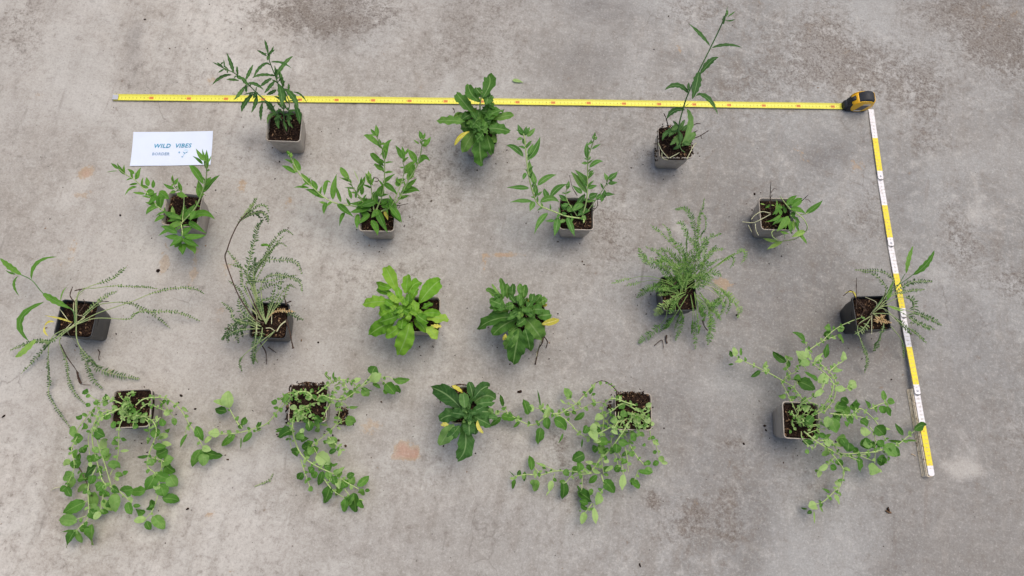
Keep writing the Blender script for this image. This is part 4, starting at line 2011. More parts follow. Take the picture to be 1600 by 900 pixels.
# stains and painted shadow blotches of the floor: centre, radii (photo px for the record), channel, strength
STAINS_AND_SHADE = [
 # rust / ochre
 (134,272,11,13,'rust',.8),(128,307,24,10,'rust',.28),(327,125,8,9,'rust',.5),(376,290,11,16,'rust',.5),(451,318,11,10,'rust',.4),(100,417,18,16,'rust',.35),
 (118,390,7,14,'rust',.55),(254,412,8,34,'rust',.55),(304,412,7,34,'rust',.45),(366,420,20,26,'rust',.42),(352,492,16,12,'rust',.30),(626,702,12,12,'rust',1.0),(640,712,13,8,'rust',1.0),(650,706,5,10,'rust',.7),(616,714,8,5,'rust',.7),
 (578,670,16,15,'rust',.38),(785,399,30,4,'rust',.75),(756,414,4,18,'rust',.6),(1122,447,14,22,'rust',.55),(1062,76,6,11,'rust',.4),(400,228,8,6,'rust',.4),
 (60,150,30,8,'rust',.25),(1250,235,16,26,'rust',.3),(860,75,14,14,'rust',.1),(1340,260,14,20,'rust',.3),(170,580,8,8,'rust',.4),(330,806,8,6,'rust',.7),(364,892,4,4,'rust',.6),
 (1560,30,60,30,'rust',.30),(1290,60,50,60,'rust',.22),(660,130,14,20,'rust',.25),(40,480,30,30,'rust',.14),(180,700,60,40,'rust',.10),(560,660,30,20,'rust',.15),
 # brown dirt, broken up by fine noise
 (500,20,85,34,'dirt',1.1),(560,30,60,30,'dirt',.7),(470,10,40,20,'dirt',.5),(720,90,60,30,'dirt',.3),(750,30,60,40,'dirt',.35),(1290,70,40,70,'dirt',.7),(1240,100,50,40,'dirt',.5),(1540,50,55,50,'dirt',.9),(1590,80,40,50,'dirt',.6),(1480,20,60,25,'dirt',.6),
 (1450,150,30,50,'dirt',.35),(1500,370,20,60,'dirt',.6),(1520,410,40,40,'dirt',.35),(1590,450,40,25,'dirt',.9),(900,745,40,40,'dirt',.35),(880,690,14,22,'dirt',.7),(1020,782,9,13,'dirt',1.1),
 (1120,800,55,40,'dirt',.38),(1085,805,16,16,'dirt',.5),(1150,835,20,10,'dirt',.6),(1150,695,24,10,'dirt',.7),(1150,770,20,40,'dirt',.3),(1060,830,50,30,'dirt',.4),(1430,120,70,60,'dirt',.55),(1180,140,90,40,'dirt',.5),(1230,50,60,40,'dirt',.4),(1350,110,50,50,'dirt',.5),(1290,110,30,40,'dirt',.6),
 (1370,340,30,50,'dirt',.4),(1450,220,40,20,'dirt',.4),(620,470,60,20,'dirt',.3),(30,60,30,60,'dirt',.4),(300,130,120,40,'dirt',.12),(700,250,60,60,'dirt',.3),(1000,200,120,60,'dirt',.2),(1090,10,60,30,'dirt',.45),(970,340,60,60,'dirt',.25),(960,380,20,60,'dirt',.35),
 (650,300,40,80,'dirt',.35),(590,430,60,20,'dirt',.3),(1380,800,100,60,'dirt',.12),(1590,680,30,60,'dirt',.3),(1270,760,60,40,'dirt',.2),
 # soft grey stains; the upper blotches also have cast shadow painted in
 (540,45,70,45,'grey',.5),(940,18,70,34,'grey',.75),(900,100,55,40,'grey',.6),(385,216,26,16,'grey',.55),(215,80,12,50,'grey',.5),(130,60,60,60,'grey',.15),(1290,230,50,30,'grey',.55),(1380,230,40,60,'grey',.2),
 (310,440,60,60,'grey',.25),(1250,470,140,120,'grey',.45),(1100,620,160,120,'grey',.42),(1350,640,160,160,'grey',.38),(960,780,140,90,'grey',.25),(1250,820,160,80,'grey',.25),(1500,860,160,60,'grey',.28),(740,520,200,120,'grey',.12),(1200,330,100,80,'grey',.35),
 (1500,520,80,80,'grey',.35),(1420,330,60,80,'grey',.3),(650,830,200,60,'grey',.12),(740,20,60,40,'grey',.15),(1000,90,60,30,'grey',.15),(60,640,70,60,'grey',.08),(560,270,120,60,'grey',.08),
 # pale patches
 (1505,728,32,14,'pale',.6),(1490,690,40,30,'pale',.25),(130,285,20,24,'pale',.5),(90,560,60,50,'pale',.3),(250,170,90,50,'pale',.2),(1040,60,60,40,'pale',.3),(420,860,120,40,'pale',.25),(1460,430,40,30,'pale',.3),(1350,480,50,30,'pale',.25),(200,490,60,60,'pale',.3),(60,330,60,60,'pale',.2),(1060,360,18,16,'pale',.45),(1540,330,40,40,'pale',.3),
]
def ground():
    def axis(a, b, st, far):
        x = list(np.arange(a, b + st / 2, st))
        lo = []; hi = []; s = st
        while s < far: s *= 1.7; lo.append(a - s); hi.append(b + s)
        return np.array(lo[::-1] + x + hi)
    xs = axis(-1.7, 1.9, .009, 25); ys = axis(-.7, 2.0, .009, 25)
    X, Y = np.meshgrid(xs, ys)
    V = np.stack([X.ravel(), Y.ravel(), np.zeros(X.size)], 1)
    nx, ny = len(xs), len(ys)
    i = np.arange(nx - 1); j = np.arange(ny - 1)
    I, J = np.meshgrid(i, j)
    o = (J * nx + I).ravel()
    Fc = np.stack([o, o + 1, o + nx + 1, o + nx], 1)
    me = bpy.data.meshes.new('concrete_floor')
    me.from_pydata(V.tolist(), [], Fc.tolist())
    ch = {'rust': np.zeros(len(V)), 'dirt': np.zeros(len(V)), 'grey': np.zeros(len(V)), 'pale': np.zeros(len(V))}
    # smooth warp so that the outlines wander
    wx = np.zeros(len(V)); wy = np.zeros(len(V))
    rng = np.random.RandomState(5)
    for f, am in ((9, .016), (21, .009), (47, .005), (90, .003)):
        for _ in range(4):
            a = rng.uniform(0, 6.28); ph = rng.uniform(0, 6.28)
            wx += am / 2 * np.sin(f * (V[:, 0] * math.cos(a) + V[:, 1] * math.sin(a)) + ph)
            a = rng.uniform(0, 6.28); ph = rng.uniform(0, 6.28)
            wy += am / 2 * np.sin(f * (V[:, 0] * math.cos(a) + V[:, 1] * math.sin(a)) + ph)
    for (px, py, rx, ry, c, st) in STAINS_AND_SHADE:
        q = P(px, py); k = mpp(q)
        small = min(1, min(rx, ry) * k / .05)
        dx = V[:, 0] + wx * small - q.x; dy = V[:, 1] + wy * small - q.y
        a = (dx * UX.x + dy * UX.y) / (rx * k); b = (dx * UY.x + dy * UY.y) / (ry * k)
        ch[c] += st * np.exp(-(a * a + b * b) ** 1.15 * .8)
    # the slab is warmer and paler towards the left, greyer to the right
    side = np.clip((V[:, 0] * UX.x + V[:, 1] * UX.y + .75) / 1.4, 0, 1)
    at = me.color_attributes.new('stain_shade', 'FLOAT_COLOR', 'POINT')
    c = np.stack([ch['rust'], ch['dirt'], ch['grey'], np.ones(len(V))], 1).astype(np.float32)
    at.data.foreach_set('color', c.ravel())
    at = me.color_attributes.new('slab', 'FLOAT_COLOR', 'POINT')
    c = np.stack([ch['pale'], side, side, np.ones(len(V))], 1).astype(np.float32)
    at.data.foreach_set('color', c.ravel())
    m, N, L, b = nt('old_concrete')
    tc = N.new('ShaderNodeTexCoord')
    def nz(scale, det, rough=.6, vec=None, dist=0):
        n = N.new('ShaderNodeTexNoise'); n.inputs['Scale'].default_value = scale; n.inputs['Detail'].default_value = det
        n.inputs['Roughness'].default_value = rough; n.inputs['Distortion'].default_value = dist
        L.new(vec or tc.outputs['Object'], n.inputs['Vector']); return n.outputs[0]
    def mr(x, a, b_, c_=0, d_=1):
        r = N.new('ShaderNodeMapRange'); r.inputs[1].default_value = a; r.inputs[2].default_value = b_; r.inputs[3].default_value = c_; r.inputs[4].default_value = d_
        L.new(x, r.inputs[0]); return r.outputs[0]
    def mt(op, x, y):
        r = N.new('ShaderNodeMath'); r.operation = op
        for k_, v_ in ((0, x), (1, y)):
            if isinstance(v_, (int, float)): r.inputs[k_].default_value = v_
            else: L.new(v_, r.inputs[k_])
        return r.outputs[0]
    def mix(f, x, y, bt='MIX'):
        r = N.new('ShaderNodeMix'); r.data_type = 'RGBA'; r.blend_type = bt
        if isinstance(f, (int, float)): r.inputs[0].default_value = f
        else: L.new(f, r.inputs[0])
        for k_, v_ in ((6, x), (7, y)):
            if isinstance(v_, tuple): r.inputs[k_].default_value = (*v_, 1)
            else: L.new(v_, r.inputs[k_])
        return r.outputs[2]
    a1 = N.new('ShaderNodeAttribute'); a1.attribute_name = 'stain_shade'; s1 = N.new('ShaderNodeSeparateColor'); L.new(a1.outputs['Color'], s1.inputs[0])
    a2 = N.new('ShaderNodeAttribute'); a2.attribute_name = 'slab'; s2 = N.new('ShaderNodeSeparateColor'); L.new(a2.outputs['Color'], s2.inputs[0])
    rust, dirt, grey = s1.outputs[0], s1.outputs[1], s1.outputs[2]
    pale, side_ = s2.outputs[0], s2.outputs[1]
    mp = N.new('ShaderNodeMapping'); mp.inputs['Rotation'].default_value = (0, 0, -.18); mp.inputs['Scale'].default_value = (1, .16, 1)
    L.new(tc.outputs['Object'], mp.inputs['Vector'])
    mp2 = N.new('ShaderNodeMapping'); mp2.inputs['Rotation'].default_value = (0, 0, -.18); mp2.inputs['Scale'].default_value = (.45, 1, 1)
    L.new(tc.outputs['Object'], mp2.inputs['Vector'])
    big = nz(2.6, 7, .62, dist=.4); midn = nz(11, 9, .68, dist=.6); fine = nz(60, 8, .7); grit = nz(300, 4, .75); streak = nz(26, 7, .65, mp.outputs[0]); st2 = nz(36, 6, .6, mp2.outputs[0])
    base = mix(side_, (.525,.485,.435), (.315,.305,.290))
    base = mix(mr(big, .38, .60), base, mix(side_, (.385,.345,.298), (.195,.188,.178)))
    base = mix(mr(midn, .44, .62, 0, .50), base, mix(side_, (.52,.495,.45), (.37,.36,.345)))
    base = mix(mt('MULTIPLY', mr(streak, .48, .66, 0, .38), 1.0), base, (.22,.190,.160))
    base = mix(mr(st2, .52, .72, 0, .32), base, (.52,.495,.455))
    m3 = nz(24, 9, .72, dist=.8)
    base = mix(mt('MULTIPLY', mr(m3, .50, .66, 0, .55), mr(big, .40, .62, .25, 1)), base, (.215,.180,.150))
    base = mix(mr(m3, .34, .46, .34, 0), base, (.58,.54,.49))
    base = mix(mr(fine, .50, .68, 0, .50), base, (.19,.158,.134))
    base = mix(mr(fine, .30, .45, .40, 0), base, (.60,.56,.51))
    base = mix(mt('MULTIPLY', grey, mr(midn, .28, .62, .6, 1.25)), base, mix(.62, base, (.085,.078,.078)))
    base = mix(mr(nz(1.3, 5, .6, dist=.6), .42, .60, 0, .42), base, (.22,.195,.170))
    base = mix(mt('MULTIPLY', mr(mt('ADD', pale, mr(midn, .3, .7, -.25, .25)), .15, .6, 0, .50), 1.0), base, (.55,.51,.46))
    base = mix(mr(rust, .05, .9, 0, .26), base, mix(.5, base, (.42,.27,.14)))
    rm = mr(mt('ADD', rust, mt('ADD', mr(m3, .3, .7, -.36, .36), mr(fine, .3, .7, -.2, .2))), .36, .46, 0, .72)
    base = mix(rm, base, mix(mr(rust, .5, 1.0), (.38,.265,.160), (.40,.195,.115)))
    tex = mt('ADD', mt('MULTIPLY', m3, .55), mt('MULTIPLY', fine, .45))
    dsum = mt('ADD', mt('MULTIPLY', dirt, .17), tex)
    dm = mr(dsum, .565, .65, 0, .95)
    dm2 = mt('MULTIPLY', dm, mr(grit, .32, .58, .2, 1))
    base = mix(mt('MULTIPLY', mr(dirt, 0, 1.2, 0, .5), mr(m3, .36, .60)), base, (.235,.192,.152))
    base = mix(mt('MULTIPLY', dm2, .62), base, (.128,.100,.080))
    base = mix(mr(nz(1.9, 6, .62, dist=.5), .50, .66, 0, .42), base, mix(side_, (.57,.545,.505), (.40,.395,.38)))
    def scuff(rot, off, lo, hi, amt, col, sc=34):
        q = N.new('ShaderNodeMapping'); q.inputs['Rotation'].default_value = (0, 0, rot); q.inputs['Location'].default_value = (off, off * 2, 0); q.inputs['Scale'].default_value = (1, .09, 1)
        L.new(tc.outputs['Object'], q.inputs['Vector'])
        return mix(mt('MULTIPLY', mr(nz(sc, 3, .5, q.outputs[0], .3), lo, hi, 0, amt), mr(nz(5, 3), .45, .6)), base, col)
    base = scuff(.55, 3, .68, .73, .5, (.16,.135,.115))
    base = scuff(-1.1, 7, .69, .74, .4, (.17,.145,.125))
    base = scuff(-.15, 11, .66, .72, .4, (.20,.165,.14), 50)
    base = scuff(.9, 23, .71, .76, .25, (.60,.58,.55), 60)
    gr2 = nz(165, 4, .75)
    base = mix(mr(gr2, .52, .70, 0, .34), base, (.135,.115,.098))
    base = mix(mr(gr2, .30, .46, .34, 0), base, (.62,.595,.55))
    base = mix(mr(grit, .55, .70, 0, .50), base, (.13,.11,.095))
    base = mix(mr(grit, .28, .42, .30, 0), base, (.66,.63,.585))
    base = mix(mt('MULTIPLY', mr(dirt, .05, .8), mr(mt('ADD', mt('MULTIPLY', gr2, .6), mt('MULTIPLY', fine, .4)), .50, .60, 0, .75)), base, (.085,.064,.052))
    base = mix(1.0, base, (.965, .985, .995), 'MULTIPLY')
    # sparse black dots and pits
    vo = N.new('ShaderNodeTexVoronoi'); vo.inputs['Scale'].default_value = 42; L.new(tc.outputs['Object'], vo.inputs['Vector'])
    dn = nz(30, 2)
    dots = mt('MULTIPLY', mr(vo.outputs['Distance'], .04, .085, 1, 0), mr(dn, .56, .60))
    base = mix(mt('MULTIPLY', dots, .75), base, (.05,.042,.038))
    vo2 = N.new('ShaderNodeTexVoronoi'); vo2.inputs['Scale'].default_value = 85; L.new(tc.outputs['Object'], vo2.inputs['Vector'])
    dots2 = mt('MULTIPLY', mr(vo2.outputs['Distance'], .05, .12, 1, 0), mr(nz(22, 3), .52, .62))
    base = mix(mt('MULTIPLY', dots2, .5), base, (.085,.068,.058))
    vo3 = N.new('ShaderNodeTexVoronoi'); vo3.inputs['Scale'].default_value = 33; L.new(tc.outputs['Object'], vo3.inputs['Vector'])
    dots3 = mt('MULTIPLY', mr(vo3.outputs['Distance'], .02, .05, 1, 0), mr(nz(17, 2), .58, .62))
    base = mix(mt('MULTIPLY', dots3, .8), base, (.72,.70,.66))
    # hairline cracks
    vc = N.new('ShaderNodeTexVoronoi'); vc.feature = 'DISTANCE_TO_EDGE'; vc.inputs['Scale'].default_value = 3.2
    wv = N.new('ShaderNodeMix'); wv.data_type = 'VECTOR'; wv.inputs[0].default_value = .12
    nn = N.new('ShaderNodeTexNoise'); nn.inputs['Scale'].default_value = 7; nn.inputs['Detail'].default_value = 6; L.new(tc.outputs['Object'], nn.inputs['Vector'])
    L.new(tc.outputs['Object'], wv.inputs[4]); L.new(nn.outputs['Color'], wv.inputs[5]); L.new(wv.outputs[1], vc.inputs['Vector'])
    crack = mt('MULTIPLY', mr(vc.outputs['Distance'], .0, .006, 1, 0), mr(nz(4, 3), .54, .62))
    base = mix(mt('MULTIPLY', crack, .45), base, (.12,.10,.085))
    L.new(base, b.inputs['Base Color'])
    L.new(mr(midn, .3, .7, .55, .8), b.inputs['Roughness'])
    b.inputs['Specular IOR Level'].default_value = .35
    bp = N.new('ShaderNodeBump'); bp.inputs['Strength'].default_value = .45; bp.inputs['Distance'].default_value = .0012
    L.new(mt('ADD', mt('MULTIPLY', fine, .7), mt('SUBTRACT', mt('MULTIPLY', grit, .25), mt('MULTIPLY', dots2, .6))), bp.inputs['Height'])
    L.new(bp.outputs[0], b.inputs['Normal'])
    me.materials.append(m)
    o = bpy.data.objects.new('concrete_floor', me); COL.objects.link(o)
    tag(o, 'worn grey concrete floor with rust and dirt stains', kind='structure')
ground()

# ------------------------------------------------------------------ text helper
def text_mesh(body, size, shear=0.0, weight=0.0, spacing=1.0):
    c = bpy.data.curves.new('t', 'FONT'); c.body = body; c.size = size; c.align_x = 'CENTER'; c.align_y = 'CENTER'
    c.resolution_u = 2; c.shear = shear; c.offset = weight; c.space_character = spacing
    o = bpy.data.objects.new('t', c); COL.objects.link(o)
    dg = bpy.context.evaluated_depsgraph_get()
    me = bpy.data.meshes.new_from_object(o.evaluated_get(dg))
    V = [v.co.copy() for v in me.vertices]; Fc = [tuple(p.vertices) for p in me.polygons]
    bpy.data.objects.remove(o); bpy.data.curves.remove(c); bpy.data.meshes.remove(me)
    return V, Fc
TXT = {}
def put_text(mb, body, size, pos, u, n, up=Vector((0, 0, 1)), **k):
    key = (body, size, tuple(sorted(k.items())))
    if key not in TXT: TXT[key] = text_mesh(body, size, **k)
    V, Fc = TXT[key]
    mb.add([pos + u * v.x + n * v.y for v in V], Fc)
def quad(mb, pos, u, n, a, b):
    mb.add([pos - u * a - n * b, pos + u * a - n * b, pos + u * a + n * b, pos - u * a + n * b], [(0, 1, 2, 3)])

# ------------------------------------------------------------------ paper card
WHITE_PAPER = simple('white_paper', (.63,.69,.81), .6, .02, 30)
INK_TEAL = simple('teal_ink', (.055,.27,.42), .6, .12, 60)
INK_GREY = simple('grey_blue_ink', (.22,.33,.48), .6, .1, 60)
INK_LIGHT = simple('light_blue_ink', (.32,.62,.78), .6, .1, 60)
def card():
    c4 = [P(209, 207.5), P(333.5, 206.5), P(331, 257), P(202.5, 259.5)]
    cen = sum(c4, Vector()) / 4
    u = ((c4[1] - c4[0]) + (c4[2] - c4[3])).normalized(); n = Vector((-u.y, u.x, 0))
    th = thing('paper_card', cen, 'white paper card with blue lettering lying on the floor below the yellow tape', 'paper card')
    mb = MB(); W, H = .2095, .099
    nx, ny = 12, 6
    V = []; Fc = []
    for lay in (0, 1):
        for j in range(ny + 1):
            for i in range(nx + 1):
                a, b = i / nx * 2 - 1, j / ny * 2 - 1
                z = .0009 + .0022 * max(0, abs(a) * abs(b)) ** 3 + .0008 * math.sin(a * 3) ** 2 + (.00035 if lay else 0)
                V.append(cen + u * a * W / 2 + n * b * H / 2 + Vector((0, 0, z)))
    o2 = (nx + 1) * (ny + 1)
    for j in range(ny):
        for i in range(nx):
            o = j * (nx + 1) + i
            Fc.append((o + nx + 1, o + nx + 2, o + 1, o)); Fc.append((o2 + o, o2 + o + 1, o2 + o + nx + 2, o2 + o + nx + 1))
    rim = [i for i in range(nx + 1)] + [(j) * (nx + 1) + nx for j in range(1, ny + 1)] + [ny * (nx + 1) + i for i in range(nx - 1, -1, -1)] + [j * (nx + 1) for j in range(ny - 1, 0, -1)]
    for a, b in zip(rim, rim[1:] + rim[:1]): Fc.append((a, b, o2 + b, o2 + a))
    mb.add(V, Fc)
    mb.build('sheet', WHITE_PAPER, th, smooth=False)
    Z = Vector((0, 0, .0023))
    def at(px, py):
        q = P(px, py); return Vector((q.x, q.y, 0)) + Z
    mb = MB()
    put_text(mb, 'WILD  VIBES', .0165, at(269.8, 228.6), u, n, shear=.2, weight=.00045, spacing=1.1)
    mb.build('title_lettering', INK_TEAL, th, smooth=False)
    mb = MB()
    put_text(mb, 'BORDER', .0112, at(251.5, 241.2), u, n, shear=.1, weight=.0003, spacing=1.08)
    mb.build('subtitle_lettering', INK_GREY, th, smooth=False)
    # little sprig emblem: dot, cup of petals, bent stalk
    mb = MB(); ml = MB()
    def disc(m_, px, py, r, sx=1, sy=1, ang=0):
        c = at(px, py); ca, sa = math.cos(ang), math.sin(ang)
        V = [c + u * (math.cos(t) * r * sx * ca - math.sin(t) * r * sy * sa) + n * (math.cos(t) * r * sx * sa + math.sin(t) * r * sy * ca) for t in [k * math.pi / 6 for k in range(12)]]
        m_.add(V, [tuple(range(12))])
    for k in range(5): disc(mb, 280.6 + .9 * math.cos(k * 1.257), 238.6 + .9 * math.sin(k * 1.257), .0009)
    for (x, y, a) in ((287.5, 238.5, -.5), (289, 239.6, -.2), (291.5, 238.9, .45), (292.8, 238.2, .2)): disc(mb, x, y, .0015, 1.6, .6, a)
    disc(mb, 288.4, 241, .0012, 1.3, 1); disc(mb, 287, 243, .0009, .7, 1.8, -.4)
    disc(mb, 285.6, 245.6, .0016, 1.5, .7, .4); disc(mb, 284.5, 245.2, .0010, 1.6, .5, -.5)
    for (x, y) in ((288.5, 235.2), (290.3, 234.3), (292.4, 234.2), (293.9, 235.6), (291.2, 236.2)): disc(ml, x, y, .0011, 1.4, .7, x)
    mb.build('sprig_emblem', INK_TEAL, th, smooth=False)
    ml.build('petal_marks', INK_LIGHT, th, smooth=False)
card()

# ------------------------------------------------------------------ tape measure
TAPE_Y = simple('yellow_blade_enamel', (.74,.70,.085), .4, .04, 20, spec=.5)
RED = simple('red_print', (.66,.20,.05), .5, .05, 20)
BLACKP = simple('black_print', (.40,.37,.30), .6, .05, 20)
OLIVE = simple('olive_print', (.27,.22,.02), .6, .05, 20)
METAL, _, _, mb_ = nt('steel_hook'); mb_.inputs['Metallic'].default_value = .9; mb_.inputs['Base Color'].default_value = (.6,.6,.62,1); mb_.inputs['Roughness'].default_value = .35
RUBBER = simple('black_rubber', (.020,.022,.027), .6, .3, 120, bump=.3)
CASEY = simple('yellow_case_plastic', (.86,.47,.012), .32, .05, 30, spec=.5)
GREYL = simple('grey_label', (.10,.10,.11), .4, .3, 90)
WHITEP = simple('white_print', (.75,.75,.74), .5, .05, 30)
def tape():
    A = P(178.5, 153.2); B = P(1318, 167.3)
    u = (B - A); Lt = u.length; u.normalize(); n = Vector((-u.y, u.x, 0))
    th = thing('tape_measure', B, 'yellow and black tape measure with its long yellow blade pulled out across the floor', 'tape measure')
    mb = MB()
    prof_ = [(-.0095, .0046), (-.0068, .0029), (-.0035, .0016), (0, .0012), (.0035, .0016), (.0068, .0029), (.0095, .0046)]
    K = 60; V = []; Fc = []; m_ = len(prof_)
    for i in range(K + 1):
        s = Lt * i / K
        bow = .0016 * math.sin(math.pi * i / K)
        for lay in (0, .0004):
            V += [A + u * s + n * (y + bow) + Vector((0, 0, z + lay + .0004 * math.sin(i * .7))) for y, z in prof_]
    for i in range(K):
        o = i * 2 * m_; p = o + 2 * m_
        for k in range(m_ - 1):
            Fc.append((o + m_ + k, p + m_ + k, p + m_ + k + 1, o + m_ + k + 1)); Fc.append((o + k + 1, p + k + 1, p + k, o + k))
        Fc.append((o, p, p + m_, o + m_)); Fc.append((o + m_ - 1 + m_, p + m_ - 1 + m_, p + m_ - 1, o + m_ - 1))
    mb.add(V, Fc)
    blade = mb.build('blade', TAPE_Y, th, smooth=True)
    red = MB(); blk = MB(); olv = MB()
    def pos(s, y):
        k = s / Lt * K
        z = np.interp(y, [p[0] for p in prof_], [p[1] for p in prof_])
        return A + u * s + n * (y + .0016 * math.sin(math.pi * k / K)) + Vector((0, 0, z + .0008 + .0004 * math.sin(k * .7)))
    cm = 1
    while cm * .01 < Lt - .003:
        s = cm * .01
        if cm % 10 == 0:
            red = MB(); quad(red, pos(s, 0) + Vector((0, 0, .0001)), u, n, .0058, .0042); red.build('ten_mark', RED, blade, smooth=False)
            put_text(olv, str(cm), .0065, pos(s, 0) + Vector((0, 0, .0003)), u, n)
        else:
            put_text(olv, str(cm % 10), .0062, pos(s + .001, -.0003) + Vector((0, 0, .0002)), u, n)
        for y in (.0078, -.0078):
            quad(blk, pos(s, y), u, n, .00028, .0016)
        for h in range(1, 10):
            for y in (.0086, -.0086): quad(blk, pos(s - h * .001, y), u, n, .00013, .0007 if h != 5 else .0011)
        cm += 1
    olv.build('numerals', OLIVE, blade, smooth=False); blk.build('tick_marks', OLIVE, blade, smooth=False)
    # hook
    mb = MB()
    for (a, b, c, d, e, f) in ((-.0012, .013, -.0075, .0075, .0056, .0062), (-.0018, -.0010, -.0085, .0085, -.0, .0062)):
        V = [A + u * x + n * y + Vector((0, 0, max(.0006, z))) for x in (a, b) for y in (c, d) for z in (e, f)]
        mb.add(V, [(0,1,3,2),(4,6,7,5),(0,4,5,1),(2,3,7,6),(0,2,6,4),(1,5,7,3)])
    hk = mb.build('end_hook', METAL, th, smooth=False)
    # case: side outline (along, height)
    out = [(0, .002), (.0, .018), (.004, .030), (.012, .043), (.022, .052), (.034, .0575), (.046, .0575), (.055, .053), (.0605, .044), (.0625, .030), (.0615, .014), (.058, .004), (.052, .0008), (.006, .0008)]
    def extr(outl, y0, y1, inset=.003, ox=0.0):
        V = []; Fc = []; m_ = len(outl)
        cx = sum(p[0] for p in outl) / m_; cz = sum(p[1] for p in outl) / m_
        lay = [(y0, .86), (y0 + inset * .35, .95), (y0 + inset, 1), (y1 - inset, 1), (y1 - inset * .35, .95), (y1, .86)]
        for y, s in lay:
            V += [B + u * (cx + (x - cx) * s + ox) + n * y + Vector((0, 0, cz + (z - cz) * s)) for x, z in outl]
        for i in range(len(lay) - 1):
            for k in range(m_):
                k2 = (k + 1) % m_
                Fc.append((i * m_ + k, (i + 1) * m_ + k, (i + 1) * m_ + k2, i * m_ + k2))
        Fc.append(tuple(range(m_))); Fc.append(tuple(reversed([(len(lay) - 1) * m_ + k for k in range(m_)])))
        return V, Fc
    sm = [Vector((x, 0, z)) for x, z in out]; sm2 = spline(sm + [sm[0]], 4)[:-1]
    outl = [(v.x, max(.0008, v.z)) for v in sm2]
    mb = MB(); mb.add(*extr(outl, -.0195, .0185, .006))
    body = mb.build('case', RUBBER, th)
    # yellow side plate (proud of the near face) and far one
    def ell(cx, cz, rx, rz, a0=.15, n_=28, pw=2.4):
        o_ = []
        for k in range(n_):
            t = 2 * math.pi * k / n_
            x = abs(math.cos(t)) ** (2 / pw) * (1 if math.cos(t) > 0 else -1) * rx; z = abs(math.sin(t)) ** (2 / pw) * (1 if math.sin(t) > 0 else -1) * rz
            o_.append((cx + x * math.cos(a0) - z * math.sin(a0), cz + x * math.sin(a0) + z * math.cos(a0)))
        return o_
    for y0, y1 in ((-.0212, -.0175), (.0165, .0202)):
        mb = MB(); mb.add(*extr(ell(.0335, .0290, .0280, .0240), y0, y1, .0012)); fp = mb.build('face_plate', CASEY, body)
        s = -1 if y0 < 0 else 1
        yy = (y0 - .0003) if y0 < 0 else (y1 + .0003)
        mb = MB()
        pl = [(.021, .014), (.041, .014), (.050, .035), (.030, .035)]
        mb.add([B + u * x + n * yy + Vector((0, 0, z)) for x, z in pl], [(0, 1, 2, 3)])
        lb = mb.build('label_patch', GREYL, fp, smooth=False)
        for pl in ([(.030, .0365), (.0505, .0365), (.0515, .0400), (.0325, .0400)], [(.018, .0095), (.036, .0095), (.040, .0128), (.0205, .0128)]):
            mb = MB(); mb.add([B + u * x + n * yy + Vector((0, 0, z)) for x, z in pl], [(0, 1, 2, 3)])
            mb.build('white_bar', WHITEP, fp, smooth=False)
    # yellow bands over the shoulders
    def band(i0, i1, nm):
        seg = outl[i0:i1]
        cx, cz = .032, .028
        V = []; Fc = []
        ys = [-.0205, -.0185, -.012, 0, .012, .0175, .0195]; rs = [.80, .955, 1.03, 1.04, 1.03, .955, .80]
        for x, z in seg:
            for y, r in zip(ys, rs): V.append(B + u * (cx + (x - cx) * r) + n * y + Vector((0, 0, cz + (z - cz) * r)))
        w_ = len(ys)
        for i in range(len(seg) - 1):
            for k in range(w_ - 1):
                o = i * w_ + k; Fc.append((o, o + 1, o + w_ + 1, o + w_))
        mb = MB(); mb.add(V, Fc); o = mb.build(nm, CASEY, body)
        sm_ = o.modifiers.new('s', 'SOLIDIFY'); sm_.thickness = .0012; sm_.offset = 0
    band(9, 15, 'shoulder_band'); band(29, 33, 'shoulder_band')
    # mouth block round the blade
    mb = MB(); mb.add(*extr([(-.006, .001), (.004, .001), (.004, .020), (-.002, .020), (-.006, .014)], -.013, .013, .002)); mb.build('mouth_guard', RUBBER, body)
    # lock button
    mb = MB(); mb.add(*extr([(.003, .030), (.0115, .0445), (.0085, .0475), (.0005, .033)], -.007, .007, .001)); mb.build('lock_button', RUBBER, body)
    sc = Matrix(((u.x, n.x, 0), (u.y, n.y, 0), (0, 0, 1)))
    sc = (sc @ Matrix.Diagonal((1.04, .84, 1.17)) @ sc.transposed()).to_4x4()
    todo = [body]
    while todo:
        q = todo.pop(); q.data.transform(sc); todo += list(q.children)
tape()

# ------------------------------------------------------------------ folding ruler
def wood_white(name, a, b_, chip):
    m, N, L, b = nt(name)
    tc = N.new('ShaderNodeTexCoord')
    n = N.new('ShaderNodeTexNoise'); n.inputs['Scale'].default_value = 160; n.inputs['Detail'].default_value = 6; L.new(tc.outputs['Object'], n.inputs['Vector'])
    cr = N.new('ShaderNodeValToRGB'); e = cr.color_ramp.elements
    e[0].position = .30; e[0].color = (*chip, 1); e[1].position = .42; e[1].color = (*a, 1); q = e.new(.7); q.color = (*b_, 1)
    L.new(n.outputs[0], cr.inputs[0]); L.new(cr.outputs[0], b.inputs['Base Color']); b.inputs['Roughness'].default_value = .5
    return m
RW_WHITE = wood_white('ruler_white_paint', (.70,.68,.70), (.80,.78,.80), (.52,.46,.42))
RW_YEL = wood_white('ruler_yellow_paint', (.76,.60,.010), (.84,.68,.015), (.62,.46,.03))
RW_EDGE = wood_white('ruler_worn_edge', (.56,.47,.33), (.72,.65,.53), (.18,.13,.09))
DARKM = simple('dark_steel', (.05,.045,.045), .5, .3, 50)
